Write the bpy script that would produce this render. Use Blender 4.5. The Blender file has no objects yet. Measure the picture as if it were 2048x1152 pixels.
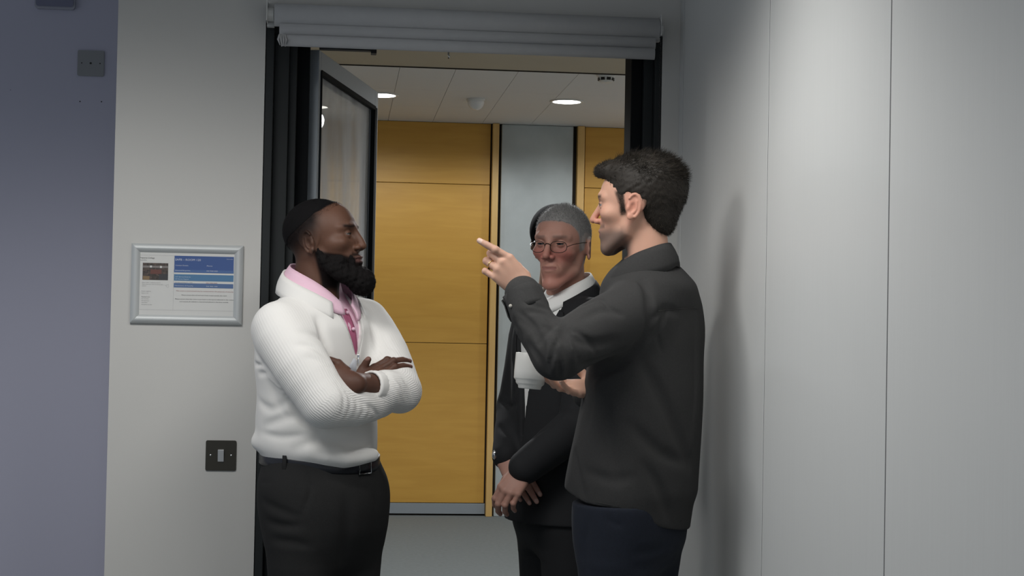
import bpy, math, random
import numpy as np
from mathutils import Vector, Matrix

# ------------------------------------------------------------------ camera, world, lights, exposure
SC = bpy.context.scene
COL = SC.collection
random.seed(4)
RNG = np.random.default_rng(7)
F = 3200.0
CAM = np.array([0.0, -4.81, 1.4])
YAW, PIT, ROL = math.radians(6.0), math.radians(1.32), math.radians(1.1)
_fw = np.array([math.sin(YAW) * math.cos(PIT), math.cos(YAW) * math.cos(PIT), math.sin(PIT)])
_rt0 = np.array([math.cos(YAW), -math.sin(YAW), 0.0])
_up0 = np.cross(_rt0, _fw)
_rt = _rt0 * math.cos(ROL) + _up0 * math.sin(ROL)
_up = -_rt0 * math.sin(ROL) + _up0 * math.cos(ROL)
cam_data = bpy.data.cameras.new('camera')
cam = bpy.data.objects.new('camera', cam_data)
COL.objects.link(cam)
cam_data.sensor_width = 36.0
cam_data.lens = 36.0 * F / 2048.0
cam_data.clip_start = 0.05
cam.matrix_world = Matrix(((_rt[0], _up[0], -_fw[0], CAM[0]), (_rt[1], _up[1], -_fw[1], CAM[1]),
                           (_rt[2], _up[2], -_fw[2], CAM[2]), (0, 0, 0, 1)))
SC.camera = cam

def J(x, y, Y):
    """point of the place at depth plane Y that the photograph shows at pixel (x, y)"""
    v = _fw + _rt * (x - 1024) / F + _up * (576 - y) / F
    return CAM + v * ((Y - CAM[1]) / v[1])

world = bpy.data.worlds.new('world')
SC.world = world
world.use_nodes = True
world.node_tree.nodes['Background'].inputs[0].default_value = (0.80, 0.88, 1.0, 1)
world.node_tree.nodes['Background'].inputs[1].default_value = 0.36
SC.view_settings.view_transform = 'Standard'
SC.view_settings.look = 'None'
SC.view_settings.gamma = 1.0
SC.view_settings.exposure = 0.0
SC.view_settings.use_curve_mapping = False
ROOM_LAMPS = [   # x, y, watts, cone of the recessed downlights of the near room (ceiling 2.75 m)
    (0.42, -1.45, 66.0, 138),
    (-0.80, -1.50, 97.0, 160),
    (0.10, -3.60, 14.0, 158),
]
HALL_LAMPS = [   # recessed downlights of the corridor beyond the door (ceiling 2.875 m)
    (0.216, 5.56, 24.0), (1.428, 5.57, 24.0), (-0.996, 5.56, 24.0), (2.64, 5.57, 24.0),
    (0.216, 2.4, 140.0), (1.428, 2.4, 110.0),
]

# ------------------------------------------------------------------ object helpers
def link(o, parent=None, label=None, cat=None, group=None, kind=None):
    COL.objects.link(o)
    if parent is not None:
        o.parent = parent
        if parent.type == 'EMPTY':
            o.matrix_parent_inverse = Matrix.Translation(-parent.location)
    if label: o['label'] = label
    if cat: o['category'] = cat
    if group: o['group'] = group
    if kind: o['kind'] = kind
    return o

def empty(name, loc, label=None, cat=None, group=None, kind=None):
    o = bpy.data.objects.new(name, None)
    o.location = Vector([float(c) for c in loc])
    o.empty_display_size = 0.1
    return link(o, None, label, cat, group, kind)

def mesh_np(name, v, faces, mat, parent=None, smooth=True, col=None, attrs=None, **kw):
    """faces: (n,k) int array or list of such arrays"""
    v = np.asarray(v, np.float32)
    if not isinstance(faces, list): faces = [faces]
    faces = [np.asarray(f, np.int32) for f in faces if len(f)]
    me = bpy.data.meshes.new(name)
    me.vertices.add(len(v)); me.vertices.foreach_set('co', v.ravel())
    li = np.concatenate([f.ravel() for f in faces])
    tot = np.concatenate([np.full(len(f), f.shape[1], np.int32) for f in faces])
    st = np.concatenate([[0], np.cumsum(tot)[:-1]]).astype(np.int32)
    me.loops.add(len(li)); me.loops.foreach_set('vertex_index', li)
    me.polygons.add(len(tot))
    me.polygons.foreach_set('loop_start', st)
    me.polygons.foreach_set('loop_total', tot)
    me.polygons.foreach_set('use_smooth', np.full(len(tot), bool(smooth)))
    me.update(calc_edges=True)
    if col is not None:
        a = me.color_attributes.new('Col', 'FLOAT_COLOR', 'POINT')
        c = np.ones((len(v), 4), np.float32); c[:, :3] = col
        a.data.foreach_set('color', c.ravel())
    for k, val in (attrs or {}).items():
        a = me.attributes.new(k, 'FLOAT', 'POINT')
        a.data.foreach_set('value', np.asarray(val, np.float32))
    if mat: me.materials.append(mat)
    o = bpy.data.objects.new(name, me)
    return link(o, parent, **kw)

class MB:
    """collects simple solids, builds one mesh"""
    def __init__(self): self.v, self.f = [], []
    def add(self, v, f):
        n = len(self.v)
        self.v += [tuple(float(c) for c in p) for p in v]
        self.f += [tuple(i + n for i in q) for q in f]
        return self
    def box(self, a, b, M=None):
        (x0, y0, z0), (x1, y1, z1) = a, b
        p = [(x0,y0,z0),(x1,y0,z0),(x1,y1,z0),(x0,y1,z0),(x0,y0,z1),(x1,y0,z1),(x1,y1,z1),(x0,y1,z1)]
        if M is not None: p = [tuple(M @ Vector(q)) for q in p]
        return self.add(p, [(0,3,2,1),(4,5,6,7),(0,1,5,4),(1,2,6,5),(2,3,7,6),(3,0,4,7)])
    def lathe(self, prof, c=(0,0,0), n=32, axis='z', M=None):
        """prof: list of (r, h)"""
        v, f = [], []
        for r, h in prof:
            for i in range(n):
                a = 2 * math.pi * i / n
                p = (r*math.cos(a), r*math.sin(a), h)
                if axis == 'y': p = (p[0], p[2], p[1])
                if axis == 'x': p = (p[2], p[0], p[1])
                p = (p[0]+c[0], p[1]+c[1], p[2]+c[2])
                if M is not None: p = tuple(M @ Vector(p))
                v.append(p)
        for j in range(len(prof)-1):
            for i in range(n):
                f.append((j*n+i, j*n+(i+1)%n, (j+1)*n+(i+1)%n, (j+1)*n+i))
        return self.add(v, f)
    def tube(self, pts, r, n=8, closed=False):
        pts = [np.asarray(p, float) for p in pts]
        rr = r if hasattr(r, '__len__') else [r]*len(pts)
        up = np.array([0.13, 0.27, 1.0]); v = []
        for i, p in enumerate(pts):
            if closed: t = pts[(i+1) % len(pts)] - pts[i-1]
            else: t = pts[min(i+1, len(pts)-1)] - pts[max(i-1, 0)]
            t = t / (np.linalg.norm(t)+1e-9)
            a = np.cross(t, up); a /= np.linalg.norm(a)+1e-9
            b = np.cross(a, t)
            for k in range(n):
                q = 2*math.pi*k/n
                v.append(p + rr[i]*(math.cos(q)*a + math.sin(q)*b))
        f = []
        m = len(pts)
        for j in range(m if closed else m-1):
            for k in range(n):
                f.append((j*n+k, ((j+1)%m)*n+k, ((j+1)%m)*n+(k+1)%n, j*n+(k+1)%n))
        if not closed:
            f.append(tuple(range(n-1, -1, -1))); f.append(tuple((m-1)*n+k for k in range(n)))
        return self.add(v, f)
    def build(self, name, mat, parent=None, smooth=False, bevel=0.0, seg=2, **kw):
        me = bpy.data.meshes.new(name)
        me.from_pydata(self.v, [], self.f)
        me.validate(); me.update()
        for p in me.polygons: p.use_smooth = smooth
        me.materials.append(mat)
        o = bpy.data.objects.new(name, me)
        link(o, parent, **kw)
        if bevel > 0:
            b = o.modifiers.new('bevel', 'BEVEL'); b.width = bevel; b.segments = seg; b.limit_method = 'ANGLE'
        return o

def sphere_mb(c, r, n=16, m=10, sc=(1,1,1)):
    prof = [(max(1e-5, r*math.sin(math.pi*j/m)), -r*math.cos(math.pi*j/m)) for j in range(m+1)]
    b = MB(); b.lathe(prof, (0,0,0), n)
    b.v = [(p[0]*sc[0]+c[0], p[1]*sc[1]+c[1], p[2]*sc[2]+c[2]) for p in b.v]
    return b

# ------------------------------------------------------------------ materials
def new_mat(name):
    m = bpy.data.materials.new(name); m.use_nodes = True
    nt = m.node_tree
    return m, nt, nt.nodes['Principled BSDF']

def mat(name, color, rough=0.6, metal=0.0, noise=0.0, nscale=20.0, bump=0.0, bscale=200.0, stretch=(1,1,1), spec=0.5, sss=0.0, sheen=0.0):
    m, nt, b = new_mat(name)
    b.inputs['Base Color'].default_value = (*color, 1)
    b.inputs['Roughness'].default_value = rough
    b.inputs['Metallic'].default_value = metal
    b.inputs['Specular IOR Level'].default_value = spec
    if sss: 
        b.inputs['Subsurface Weight'].default_value = sss
        b.inputs['Subsurface Radius'].default_value = (0.012, 0.005, 0.003)
    if sheen:
        b.inputs['Sheen Weight'].default_value = sheen
        b.inputs['Sheen Roughness'].default_value = 0.5
    if noise or bump:
        tc = nt.nodes.new('ShaderNodeTexCoord'); mp = nt.nodes.new('ShaderNodeMapping')
        nt.links.new(tc.outputs['Object'], mp.inputs[0]); mp.inputs['Scale'].default_value = stretch
    if noise:
        n = nt.nodes.new('ShaderNodeTexNoise'); n.inputs['Scale'].default_value = nscale; n.inputs['Detail'].default_value = 6
        nt.links.new(mp.outputs[0], n.inputs[0])
        r = nt.nodes.new('ShaderNodeMix'); r.data_type = 'RGBA'
        r.inputs[6].default_value = (*[c*(1-noise) for c in color], 1)
        r.inputs[7].default_value = (*[min(1, c*(1+noise)) for c in color], 1)
        nt.links.new(n.outputs[0], r.inputs[0]); nt.links.new(r.outputs[2], b.inputs['Base Color'])
    if bump:
        n2 = nt.nodes.new('ShaderNodeTexNoise'); n2.inputs['Scale'].default_value = bscale; n2.inputs['Detail'].default_value = 3
        nt.links.new(mp.outputs[0], n2.inputs[0])
        bp = nt.nodes.new('ShaderNodeBump'); bp.inputs['Strength'].default_value = bump; bp.inputs['Distance'].default_value = 0.002
        nt.links.new(n2.outputs[0], bp.inputs['Height']); nt.links.new(bp.outputs[0], b.inputs['Normal'])
    return m

def wood_mat(name, c1, c2, axis='x'):
    m, nt, b = new_mat(name)
    tc = nt.nodes.new('ShaderNodeTexCoord'); mp = nt.nodes.new('ShaderNodeMapping')
    nt.links.new(tc.outputs['Object'], mp.inputs[0])
    mp.inputs['Scale'].default_value = (1.0, 6, 9) if axis == 'x' else (9, 6, 1.0)
    n = nt.nodes.new('ShaderNodeTexNoise'); n.inputs['Scale'].default_value = 2.2; n.inputs['Detail'].default_value = 8; n.inputs['Distortion'].default_value = 0.6
    nt.links.new(mp.outputs[0], n.inputs[0])
    r = nt.nodes.new('ShaderNodeValToRGB')
    r.color_ramp.elements[0].position = 0.3; r.color_ramp.elements[0].color = (*c1, 1)
    r.color_ramp.elements[1].position = 0.7; r.color_ramp.elements[1].color = (*c2, 1)
    nt.links.new(n.outputs[0], r.inputs[0]); nt.links.new(r.outputs[0], b.inputs['Base Color'])
    b.inputs['Roughness'].default_value = 0.45
    return m

def emit_mat(name, color, s):
    m = bpy.data.materials.new(name); m.use_nodes = True
    nt = m.node_tree; nt.nodes.clear()
    e = nt.nodes.new('ShaderNodeEmission'); o = nt.nodes.new('ShaderNodeOutputMaterial')
    e.inputs[0].default_value = (*color, 1); e.inputs[1].default_value = s
    nt.links.new(e.outputs[0], o.inputs[0]); return m

def glass_mat(name, tint=(1,1,1), rough=0.0, refl_veil=0.0):
    """thin pane: mostly clear, mirror reflection at grazing angles"""
    m = bpy.data.materials.new(name); m.use_nodes = True
    nt = m.node_tree; nt.nodes.clear()
    o = nt.nodes.new('ShaderNodeOutputMaterial')
    t = nt.nodes.new('ShaderNodeBsdfTransparent'); t.inputs[0].default_value = (*tint, 1)
    g = nt.nodes.new('ShaderNodeBsdfGlossy'); g.inputs['Roughness'].default_value = rough
    fr = nt.nodes.new('ShaderNodeFresnel'); fr.inputs[0].default_value = 1.3
    mx = nt.nodes.new('ShaderNodeMixShader')
    ge = nt.nodes.new('ShaderNodeNewGeometry'); iv = nt.nodes.new('ShaderNodeMath'); iv.operation = 'SUBTRACT'; iv.inputs[0].default_value = 1.0
    mu = nt.nodes.new('ShaderNodeMath'); mu.operation = 'MULTIPLY'
    nt.links.new(ge.outputs['Backfacing'], iv.inputs[1]); nt.links.new(fr.outputs[0], mu.inputs[0]); nt.links.new(iv.outputs[0], mu.inputs[1])
    nt.links.new(mu.outputs[0], mx.inputs[0]); nt.links.new(t.outputs[0], mx.inputs[1]); nt.links.new(g.outputs[0], mx.inputs[2])
    last = mx
    if refl_veil:  # pale diffuse veil painted on the pane in place of reflected room light
        d = nt.nodes.new('ShaderNodeBsdfDiffuse'); d.inputs[0].default_value = (0.8, 0.8, 0.8, 1)
        n = nt.nodes.new('ShaderNodeTexNoise'); n.inputs['Scale'].default_value = 4.0
        ml = nt.nodes.new('ShaderNodeMath'); ml.operation = 'MULTIPLY'; ml.inputs[1].default_value = refl_veil
        nt.links.new(n.outputs[0], ml.inputs[0])
        m2 = nt.nodes.new('ShaderNodeMixShader')
        nt.links.new(ml.outputs[0], m2.inputs[0]); nt.links.new(mx.outputs[0], m2.inputs[1]); nt.links.new(d.outputs[0], m2.inputs[2])
        last = m2
    nt.links.new(last.outputs[0], o.inputs[0]); return m

M = {}
M['plaster'] = mat('painted_plaster', (0.58, 0.572, 0.545), 0.8, bump=0.06, bscale=350)
M['plaster_bluish_light'] = mat('plaster_in_bluish_light', (0.48, 0.48, 0.58), 0.85, bump=0.05, bscale=350)  # bluish light falling on this wall is put into its colour
M['ceil'] = mat('ceiling_paint', (0.64, 0.65, 0.66), 0.85)
M['soffit'] = mat('buff_soffit', (0.42, 0.385, 0.31), 0.75, noise=0.06, nscale=3)
M['frame_dark'] = mat('black_frame_metal', (0.020, 0.023, 0.024), 0.6, spec=0.25)
M['frame_dark2'] = mat('black_gasket', (0.006, 0.007, 0.008), 0.8, spec=0.15)
M['alu'] = mat('aluminium', (0.27, 0.30, 0.325), 0.45, metal=0.25)
M['alu_pic'] = mat('silver_snap_frame', (0.52, 0.54, 0.54), 0.45, metal=0.25)
M['wood'] = wood_mat('maple_panel', (0.50, 0.268, 0.040), (0.56, 0.312, 0.052))
M['wood_v'] = wood_mat('maple_post', (0.56, 0.34, 0.11), (0.64, 0.42, 0.15), 'z')
M['dark_gap'] = mat('dark_gap', (0.02, 0.015, 0.01), 0.9)
M['concrete'] = mat('concrete', (0.40, 0.435, 0.435), 0.85, noise=0.25, nscale=3.5, bump=0.15, bscale=40)
M['carpet'] = mat('grey_carpet', (0.165, 0.185, 0.188), 0.95, noise=0.18, nscale=40, bump=0.5, bscale=500)
M['panel'] = mat('silver_grey_partition', (0.60, 0.61, 0.60), 0.42, noise=0.03, nscale=6, stretch=(1, 30, 0.4), bump=0.03, bscale=60)
M['seam'] = mat('panel_seam', (0.03, 0.03, 0.033), 0.8)
M['blind'] = mat('grey_blind_fabric', (0.50, 0.50, 0.50), 0.8, noise=0.05, nscale=30, bump=0.2, bscale=900)
M['plastic_white'] = mat('white_plastic', (0.62, 0.62, 0.60), 0.4)
M['bronze'] = mat('bronze_plate', (0.050, 0.046, 0.036), 0.38, metal=0.4)
M['chrome'] = mat('chrome', (0.75, 0.75, 0.75), 0.12, metal=1.0)
M['black'] = mat('black_plastic', (0.012, 0.012, 0.012), 0.5)
M['lamp'] = emit_mat('lamp_diffuser', (1.0, 0.97, 0.90), 9.0)
M['glass'] = glass_mat('door_glass', (0.93, 0.94, 0.93), 0.0, refl_veil=1.0)

# ------------------------------------------------------------------ the setting
FLOOR = MB().box((-3.2, -6.5, -0.1), (2.9, 7.2, 0.0)).build('floor', M['carpet'], kind='structure')
XR = 1.012            # face of the partition on the right
# wall with the doorway: pillar, strip right of the opening, head above it
w = MB()
w.box((-0.681, 0.0, 0.0), (-0.248, 0.75, 2.75))
w.box((0.955, 0.0, 0.0), (1.10, 0.30, 2.75))
w.box((-0.248, 0.0, 2.300), (0.955, 0.30, 2.75))
WALL_DOOR = w.build('wall_door', M['plaster'], kind='structure')
WALL_LEFT = MB().box((-3.2, 0.75, 0.0), (-0.30, 0.85, 2.75)).build('wall_left', M['plaster_bluish_light'], kind='structure')
for (px, py) in ((160, 203), (203, 203.5), (21, 180)):
    p = J(px, py, 0.75)
    r = 0.0022 if px > 50 else 0.0012
    MB().lathe([(1e-4, -0.0006), (r, -0.0006), (r, 0.004)], (p[0], p[1], p[2]), 10, 'y').build('screw_hole', M['dark_gap'], WALL_LEFT)
# room ceiling (above the frame) carries the lamps of the room
CEIL_R = MB().box((-3.2, -6.5, 2.75), (1.2, 0.85, 2.87)).build('ceiling_room', M['ceil'], kind='structure')

# partition on the right: tall panels side by side, narrow stile in the corner
PART = MB().box((XR + 0.012, -6.2, 0.0), (XR + 0.10, 0.0, 2.75)).build('wall_right', M['seam'], kind='structure')
ys = [-0.045, -1.035, -1.907, -2.79, -3.68, -4.57, -5.46]
MB().box((XR - 0.002, -0.043, 0.0), (XR + 0.02, -0.001, 2.75)).build('corner_stile', M['panel'], PART, bevel=0.0008)
for a, b in zip(ys[:-1], ys[1:]):
    MB().box((XR, b + 0.0026, 0.02), (XR + 0.02, a - 0.0026, 2.74)).build('panel', M['panel'], PART, bevel=0.0007, seg=1)
    MB().box((XR + 0.0007, b - 0.0025, 0.02), (XR + 0.02, b + 0.0025, 2.74)).build('seam_strip', M['seam'], PART)

# door frame: black metal profiles with steps on both jambs, head behind the blind
TRIM = MB().box((-0.246, 0.002, 0.0), (-0.222, 0.10, 2.30)).build('trim_1', M['frame_dark'], bevel=0.002, kind='structure')
MB().box((-0.222, 0.035, 0.0), (-0.178, 0.14, 2.30)).build('jamb_profile', M['frame_dark'], TRIM, bevel=0.002)
MB().box((-0.178, 0.06, 0.0), (-0.155, 0.15, 2.30)).build('jamb_stop', M['frame_dark'], TRIM, bevel=0.002)
MB().box((-0.155, 0.10, 0.0), (-0.118, 0.17, 2.30)).build('hinge_gasket', M['frame_dark2'], TRIM, bevel=0.002)
MB().box((0.934, 0.002, 0.0), (0.953, 0.10, 2.30)).build('jamb_edge', M['frame_dark'], TRIM, bevel=0.002)
MB().box((0.905, 0.030, 0.0), (0.934, 0.14, 2.30)).build('jamb_profile', M['frame_dark'], TRIM, bevel=0.002)
MB().box((0.870, 0.055, 0.0), (0.905, 0.17, 2.30)).build('jamb_stop', M['frame_dark2'], TRIM, bevel=0.003)
MB().box((-0.222, 0.03, 2.262), (0.934, 0.16, 2.30)).build('frame_head', M['frame_dark'], TRIM)
# closer rail under the head
rl = MB(); a = J(640, 96, 0.09); b = J(742, 101, 0.09)
rl.box((-0.09, 0.075, 2.228), (b[0], 0.105, 2.240)); rl.box((b[0], 0.070, 2.220), (b[0]+0.017, 0.11, 2.262))
rl.build('closer_rail', M['black'], TRIM, bevel=0.001)
hk = J(897, 103, 0.09)
MB().tube([(hk[0], .09, 2.262), (hk[0], .09, hk[2]), (hk[0], .09, hk[2]-.012), (hk[0]+.003, .09, hk[2]-.016), (hk[0]-.001, .09, hk[2]-.022)], 0.0026, 6).build('head_hook', M['chrome'], TRIM, smooth=True)

# door leaf, swung open into the corridor, glazed
L0, L1 = np.array([-0.112, 0.145]), np.array([0.088, 1.02])
du = (L1 - L0); LEAF_W = float(np.linalg.norm(du)); du /= LEAF_W
ML = Matrix(((du[0], -du[1], 0, L0[0]), (du[1], du[0], 0, L0[1]), (0, 0, 1, 0), (0, 0, 0, 1)))   # local x along the leaf
T0, T1 = -0.022, 0.022
TOP = 2.236; RAIL = 0.062; ST_H = 0.030; ST_F = 0.052
DOOR = MB().box((0, T0, 0.01), (ST_H, T1, TOP), ML).build('door_1', M['alu'], bevel=0.002, kind='structure')
MB().box((LEAF_W - ST_F, T0, 0.01), (LEAF_W, T1, TOP), ML).build('lock_stile', M['alu'], DOOR, bevel=0.002)
MB().box((ST_H, T0, TOP - RAIL), (LEAF_W - ST_F, T1, TOP), ML).build('top_rail', M['alu'], DOOR, bevel=0.002)
MB().box((ST_H, T0, 0.01), (LEAF_W - ST_F, T1, 0.24), ML).build('bottom_rail', M['alu'], DOOR, bevel=0.002)
g = MB()
for s0, s1 in ((T0 - 0.004, T0 + 0.012), (T1 - 0.012, T1 + 0.004)):
    g.box((ST_H, s0, TOP - RAIL - 0.010), (LEAF_W - ST_F, s1, TOP - RAIL + 0.004), ML)
    g.box((LEAF_W - ST_F - 0.012, s0, 0.24), (LEAF_W - ST_F + 0.024, s1, TOP - RAIL), ML)
    g.box((ST_H - 0.004, s0, 0.24), (ST_H + 0.004, s1, TOP - RAIL), ML)
    g.box((ST_H, s0, 0.236), (LEAF_W - ST_F, s1, 0.250), ML)
g.build('glazing_gasket', M['frame_dark2'], DOOR)
MB().box((ST_H, -0.003, 0.24), (LEAF_W - ST_F, 0.003, TOP - RAIL), ML).build('pane', M['glass'], DOOR)

# corridor: far wall of timber panels, concrete column, ceiling
YF = 6.88
WALL_FAR = MB().box((-3.2, YF + 0.02, 0.0), (2.9, YF + 0.14, 2.875)).build('wall_far', M['dark_gap'], kind='structure')
rows = [(0.094, 1.2555), (1.2595, 2.4215), (2.4255, 2.873)]
cols = [(-1.82, -0.395), (-0.385, 1.052), (1.752, 2.9)]
for x0, x1 in cols:
    for z0, z1 in rows:
        MB().box((x0 + .002, YF, z0), (x1 - .002, YF + 0.03, z1)).build('panel', M['wood'], WALL_FAR, bevel=0.0015)
MB().box((-3.2, YF, 0.094), (-1.83, YF + 0.03, 2.873)).build('panel', M['wood'], WALL_FAR)
for x0, x1 in ((1.062, 1.108), (1.690, 1.742)):
    MB().box((x0, YF - 0.055, 0.0), (x1, YF + 0.03, 2.873)).build('timber_post', M['wood_v'], WALL_FAR, bevel=0.003)
for x0, x1 in ((-3.2, 1.058), (1.748, 2.9)):
    MB().box((x0, YF - 0.006, 0.014), (x1, YF + 0.03, 0.090)).build('kick_plate', M['alu'], WALL_FAR, bevel=0.001)
COLUMN = MB().box((1.130, YF - 0.02, 0.105), (1.662, YF + 0.05, 2.873)).build('wall_column', M['concrete'], bevel=0.006, kind='structure')
MB().box((1.122, YF - 0.03, 0.0), (1.670, YF + 0.05, 0.095)).build('column_base', M['concrete'], COLUMN, bevel=0.004)
# white ceiling of separate boards, buff soffit nearer the door
CEIL = MB().box((-3.2, 0.3, 2.885), (2.9, 7.1, 2.95)).build('ceiling_corridor', M['dark_gap'], kind='structure')
xs = [-3.2, -2.42, -1.70, -0.985, -0.27, 0.295, 0.62, 0.985, 1.34, 2.05, 2.9]
yb = [4.35, 5.28, 6.06, 6.88]
for i in range(len(xs) - 1):
    for j in range(3):
        dz = 0.0
        MB().box((xs[i] + .0012, yb[j] + .0012, 2.875 + dz), (xs[i+1] - .0012, yb[j+1] - .0012, 2.89)).build('board', M['ceil'], CEIL)
MB().box((-3.2, 0.30, 2.868), (2.9, 4.335, 2.90)).build('soffit', M['soffit'], CEIL)
MB().box((-3.2, 4.335, 2.862), (2.9, 4.345, 2.89)).build('soffit_edge', M['dark_gap'], CEIL)
# corridor side of the door wall and the ends of the corridor
MB().box((-3.2, 0.85, 0.0), (-0.681, 0.95, 2.9)).build('wall_corridor', M['plaster'], kind='structure')
MB().box((1.10, 0.02, 0.0), (2.9, 0.30, 2.9)).build('wall_corridor_right', M['plaster'], kind='structure')
MB().box((2.9, 0.0, 0.0), (3.0, 7.1, 2.95)).build('wall_corridor_end', M['plaster'], kind='structure')
MB().box((-3.3, 0.85, 0.0), (-3.2, 7.1, 2.95)).build('wall_corridor_start', M['plaster'], kind='structure')

# ------------------------------------------------------------------ lamps
def downlight(x, y, z, r, watts, label, group, angle=150, blend=0.6, color=(0.96, 0.98, 1.0), soft=0.07):
    t = empty('ceiling_downlight', (x, y, z), label, 'ceiling light', group)
    MB().lathe([(r, 0.004), (r + .018, 0.0), (r + .020, -0.004), (r + .012, -0.009), (r, -0.007), (r, 0.004)], (x, y, z), 36).build('trim_ring', M['plastic_white'], t, smooth=True)
    MB().lathe([(1e-4, -0.0075), (r*.6, -0.0075), (r, -0.006)], (x, y, z), 36).build('diffuser', M['lamp'], t, smooth=True)
    l = bpy.data.lights.new('lamp', 'SPOT'); l.energy = watts; l.color = color
    l.spot_size = math.radians(angle); l.spot_blend = blend; l.shadow_soft_size = soft
    o = bpy.data.objects.new('lamp', l); o.location = (x, y, z - 0.10)
    link(o, t)
    return t
hl = ['round recessed downlight just right of the open glazed door', 'round recessed downlight in front of the concrete column',
      'round recessed corridor downlight hidden left of the open door', 'round recessed corridor downlight beyond the right door jamb',
      'round recessed downlight over the corridor just behind the door', 'round recessed downlight over the corridor behind the older man']
for (x, y, wt), lb in zip(HALL_LAMPS, hl):
    downlight(x, y, 2.875 if y > 4.34 else 2.868, 0.092, wt, lb, 'corridor downlights', angle=174 if y > 4.34 else 150, blend=0.3)
rl_ = ['recessed room downlight above the man in the charcoal shirt', 'recessed room downlight near the grey blue wall', 'recessed room downlight further from the doorway']
for (x, y, wt, cone), lb in zip(ROOM_LAMPS, rl_):
    downlight(x, y, 2.75, 0.08, wt, lb, 'room downlights', angle=cone, blend=0.45, color=(1.0, 0.985, 0.96), soft=0.42)

# ------------------------------------------------------------------ ceiling fittings of the corridor
p = np.array([1.50, 4.42, 2.875])
t = empty('smoke_detector', p, 'small white smoke detector on the corridor ceiling by the right jamb', 'smoke detector')
MB().lathe([(.056, 0), (.056, -.008), (.050, -.014), (.040, -.040), (.034, -.046), (1e-4, -.047)], p, 24).build('housing', M['plastic_white'], t, smooth=True)
for a in range(8):
    q = a * math.pi / 4 + 0.2
    Mx = Matrix.Translation(Vector(p)) @ Matrix.Rotation(q, 4, 'Z')
    MB().box((.0395, -.012, -.036), (.0475, .012, -.020), Mx).build('vent', M['black'], t)
p = np.array([0.835, 5.62, 2.875])  # pale dome built for a moon-shaped spot of unclear nature
t = empty('ceiling_dome', p, 'glossy pale dome hanging under the corridor ceiling', 'sensor')
MB().lathe([(.062, 0), (.062, -.012), (.058, -.016)], p, 28).build('base_ring', M['plastic_white'], t, smooth=True)
MB().lathe([(.056*math.cos(a*math.pi/20), -.014 - .060*math.sin(a*math.pi/20)) for a in range(10)] + [(1e-4, -.074)], p, 28).build('dome', mat('pale_dome', (.72, .72, .72), .2), t, smooth=True)

# ------------------------------------------------------------------ roller blind
t = empty('roller_blind', (0.36, -0.04, 2.335), 'grey fabric roller blind rolled up over the doorway', 'blind')
X0, X1, YB = -0.217, 0.927, -0.05
rollz = 2.303
MB().lathe([(1e-4, X0 - .004), (.034, X0 - .004), (.034, X1 + .004), (1e-4, X1 + .004)], (0, YB, rollz), 28, 'x').build('fabric_roll', M['blind'], t, smooth=False)
for pl in t.children[-1].data.polygons: pl.use_smooth = abs(pl.normal.x) < .5
def extr_x(prof, x0, x1):
    b = MB(); n = len(prof)
    b.add([(x0, y, z) for y, z in prof] + [(x1, y, z) for y, z in prof],
          [(i, i+n, (i+1) % n + n, (i+1) % n) for i in range(n)] + [tuple(range(n)), tuple(range(2*n-1, n-1, -1))])
    return b
def drop_prof(z0, z1, y, bulge, n=8, th=.004):
    f = [(y - bulge*math.sin(math.pi*i/n), z0 + (z1-z0)*i/n) for i in range(n+1)]
    return f + [(py + th, pz) for py, pz in reversed(f)]
extr_x(drop_prof(2.275, 2.240, YB - .022, .006), X0 + .012, X1 - .008).build('hanging_fabric', M['blind'], t, smooth=True)
hb = [(YB - .028 + .013*math.cos(a), 2.2235 + .0175*math.sin(a)) for a in np.linspace(0, 2*math.pi, 16, endpoint=False)]
extr_x(hb, X0 + .018, X1 - .012).build('bottom_bar', M['blind'], t, smooth=True)
fr = MB(); 
for k in range(4):
    x = X0 + .014 + .005*k
    fr.tube([(x, YB-.035, 2.238), (x+.003*k-.004, YB-.045, 2.222), (x+.002, YB-.043, 2.206-.004*(k % 2))], [.004, .0035, .001], 5)
fr.build('frayed_corner', M['blind'], t, smooth=True)
for x0, x1 in ((X0 - .027, X0 - .006), (X1 + .006, X1 + .016)):
    b = MB().box((x0, YB - .028, rollz - .022), (x0 + .003, YB + .052, rollz + .040)); b.box((x0, YB + .03, rollz - .03), (x1, YB + .052, rollz + .040))
    b.lathe([(1e-4, x0), (.020, x0), (.020, x1), (1e-4, x1)], (0, YB, rollz), 16, 'x')
    b.build('bracket', M['plastic_white'], t)
ch = MB()
for k in range(190):
    z = 2.29 - k*0.0075
    for xx, yy in ((.937, -.062), (.9415, -.030)):
        ch.add(*(lambda s: (s.v, s.f))(sphere_mb((xx, yy, z), .0021, 6, 4)))
ch.build('bead_chain', M['black'], t, kind='stuff')

# ------------------------------------------------------------------ light switch, blank plate, box at the top left
def rounded_plate(w_, h_, r, th, n=5):
    pr = []
    for cx, cz, a0 in ((w_/2-r, h_/2-r, 0), (-w_/2+r, h_/2-r, 90), (-w_/2+r, -h_/2+r, 180), (w_/2-r, -h_/2+r, 270)):
        for i in range(n+1):
            a = math.radians(a0 + 90*i/n); pr.append((cx + r*math.cos(a), cz + r*math.sin(a)))
    return pr
def plate(name, mat_, parent, c, w_, h_, r, th, **kw):
    pr = rounded_plate(w_, h_, r, th); n = len(pr)
    b = MB(); b.add([(c[0]+x, c[1], c[2]+z) for x, z in pr] + [(c[0]+x, c[1]-th, c[2]+z) for x, z in pr],
        [(i, (i+1) % n, (i+1) % n + n, i+n) for i in range(n)] + [tuple(range(n, 2*n))[::-1], tuple(range(n))])
    return b.build(name, mat_, parent, bevel=0.0012, **kw)
c = J(442, 911, 0.0)
t = empty('light_switch', c, 'dark bronze light switch plate with one chrome rocker on the pillar', 'switch')
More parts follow.
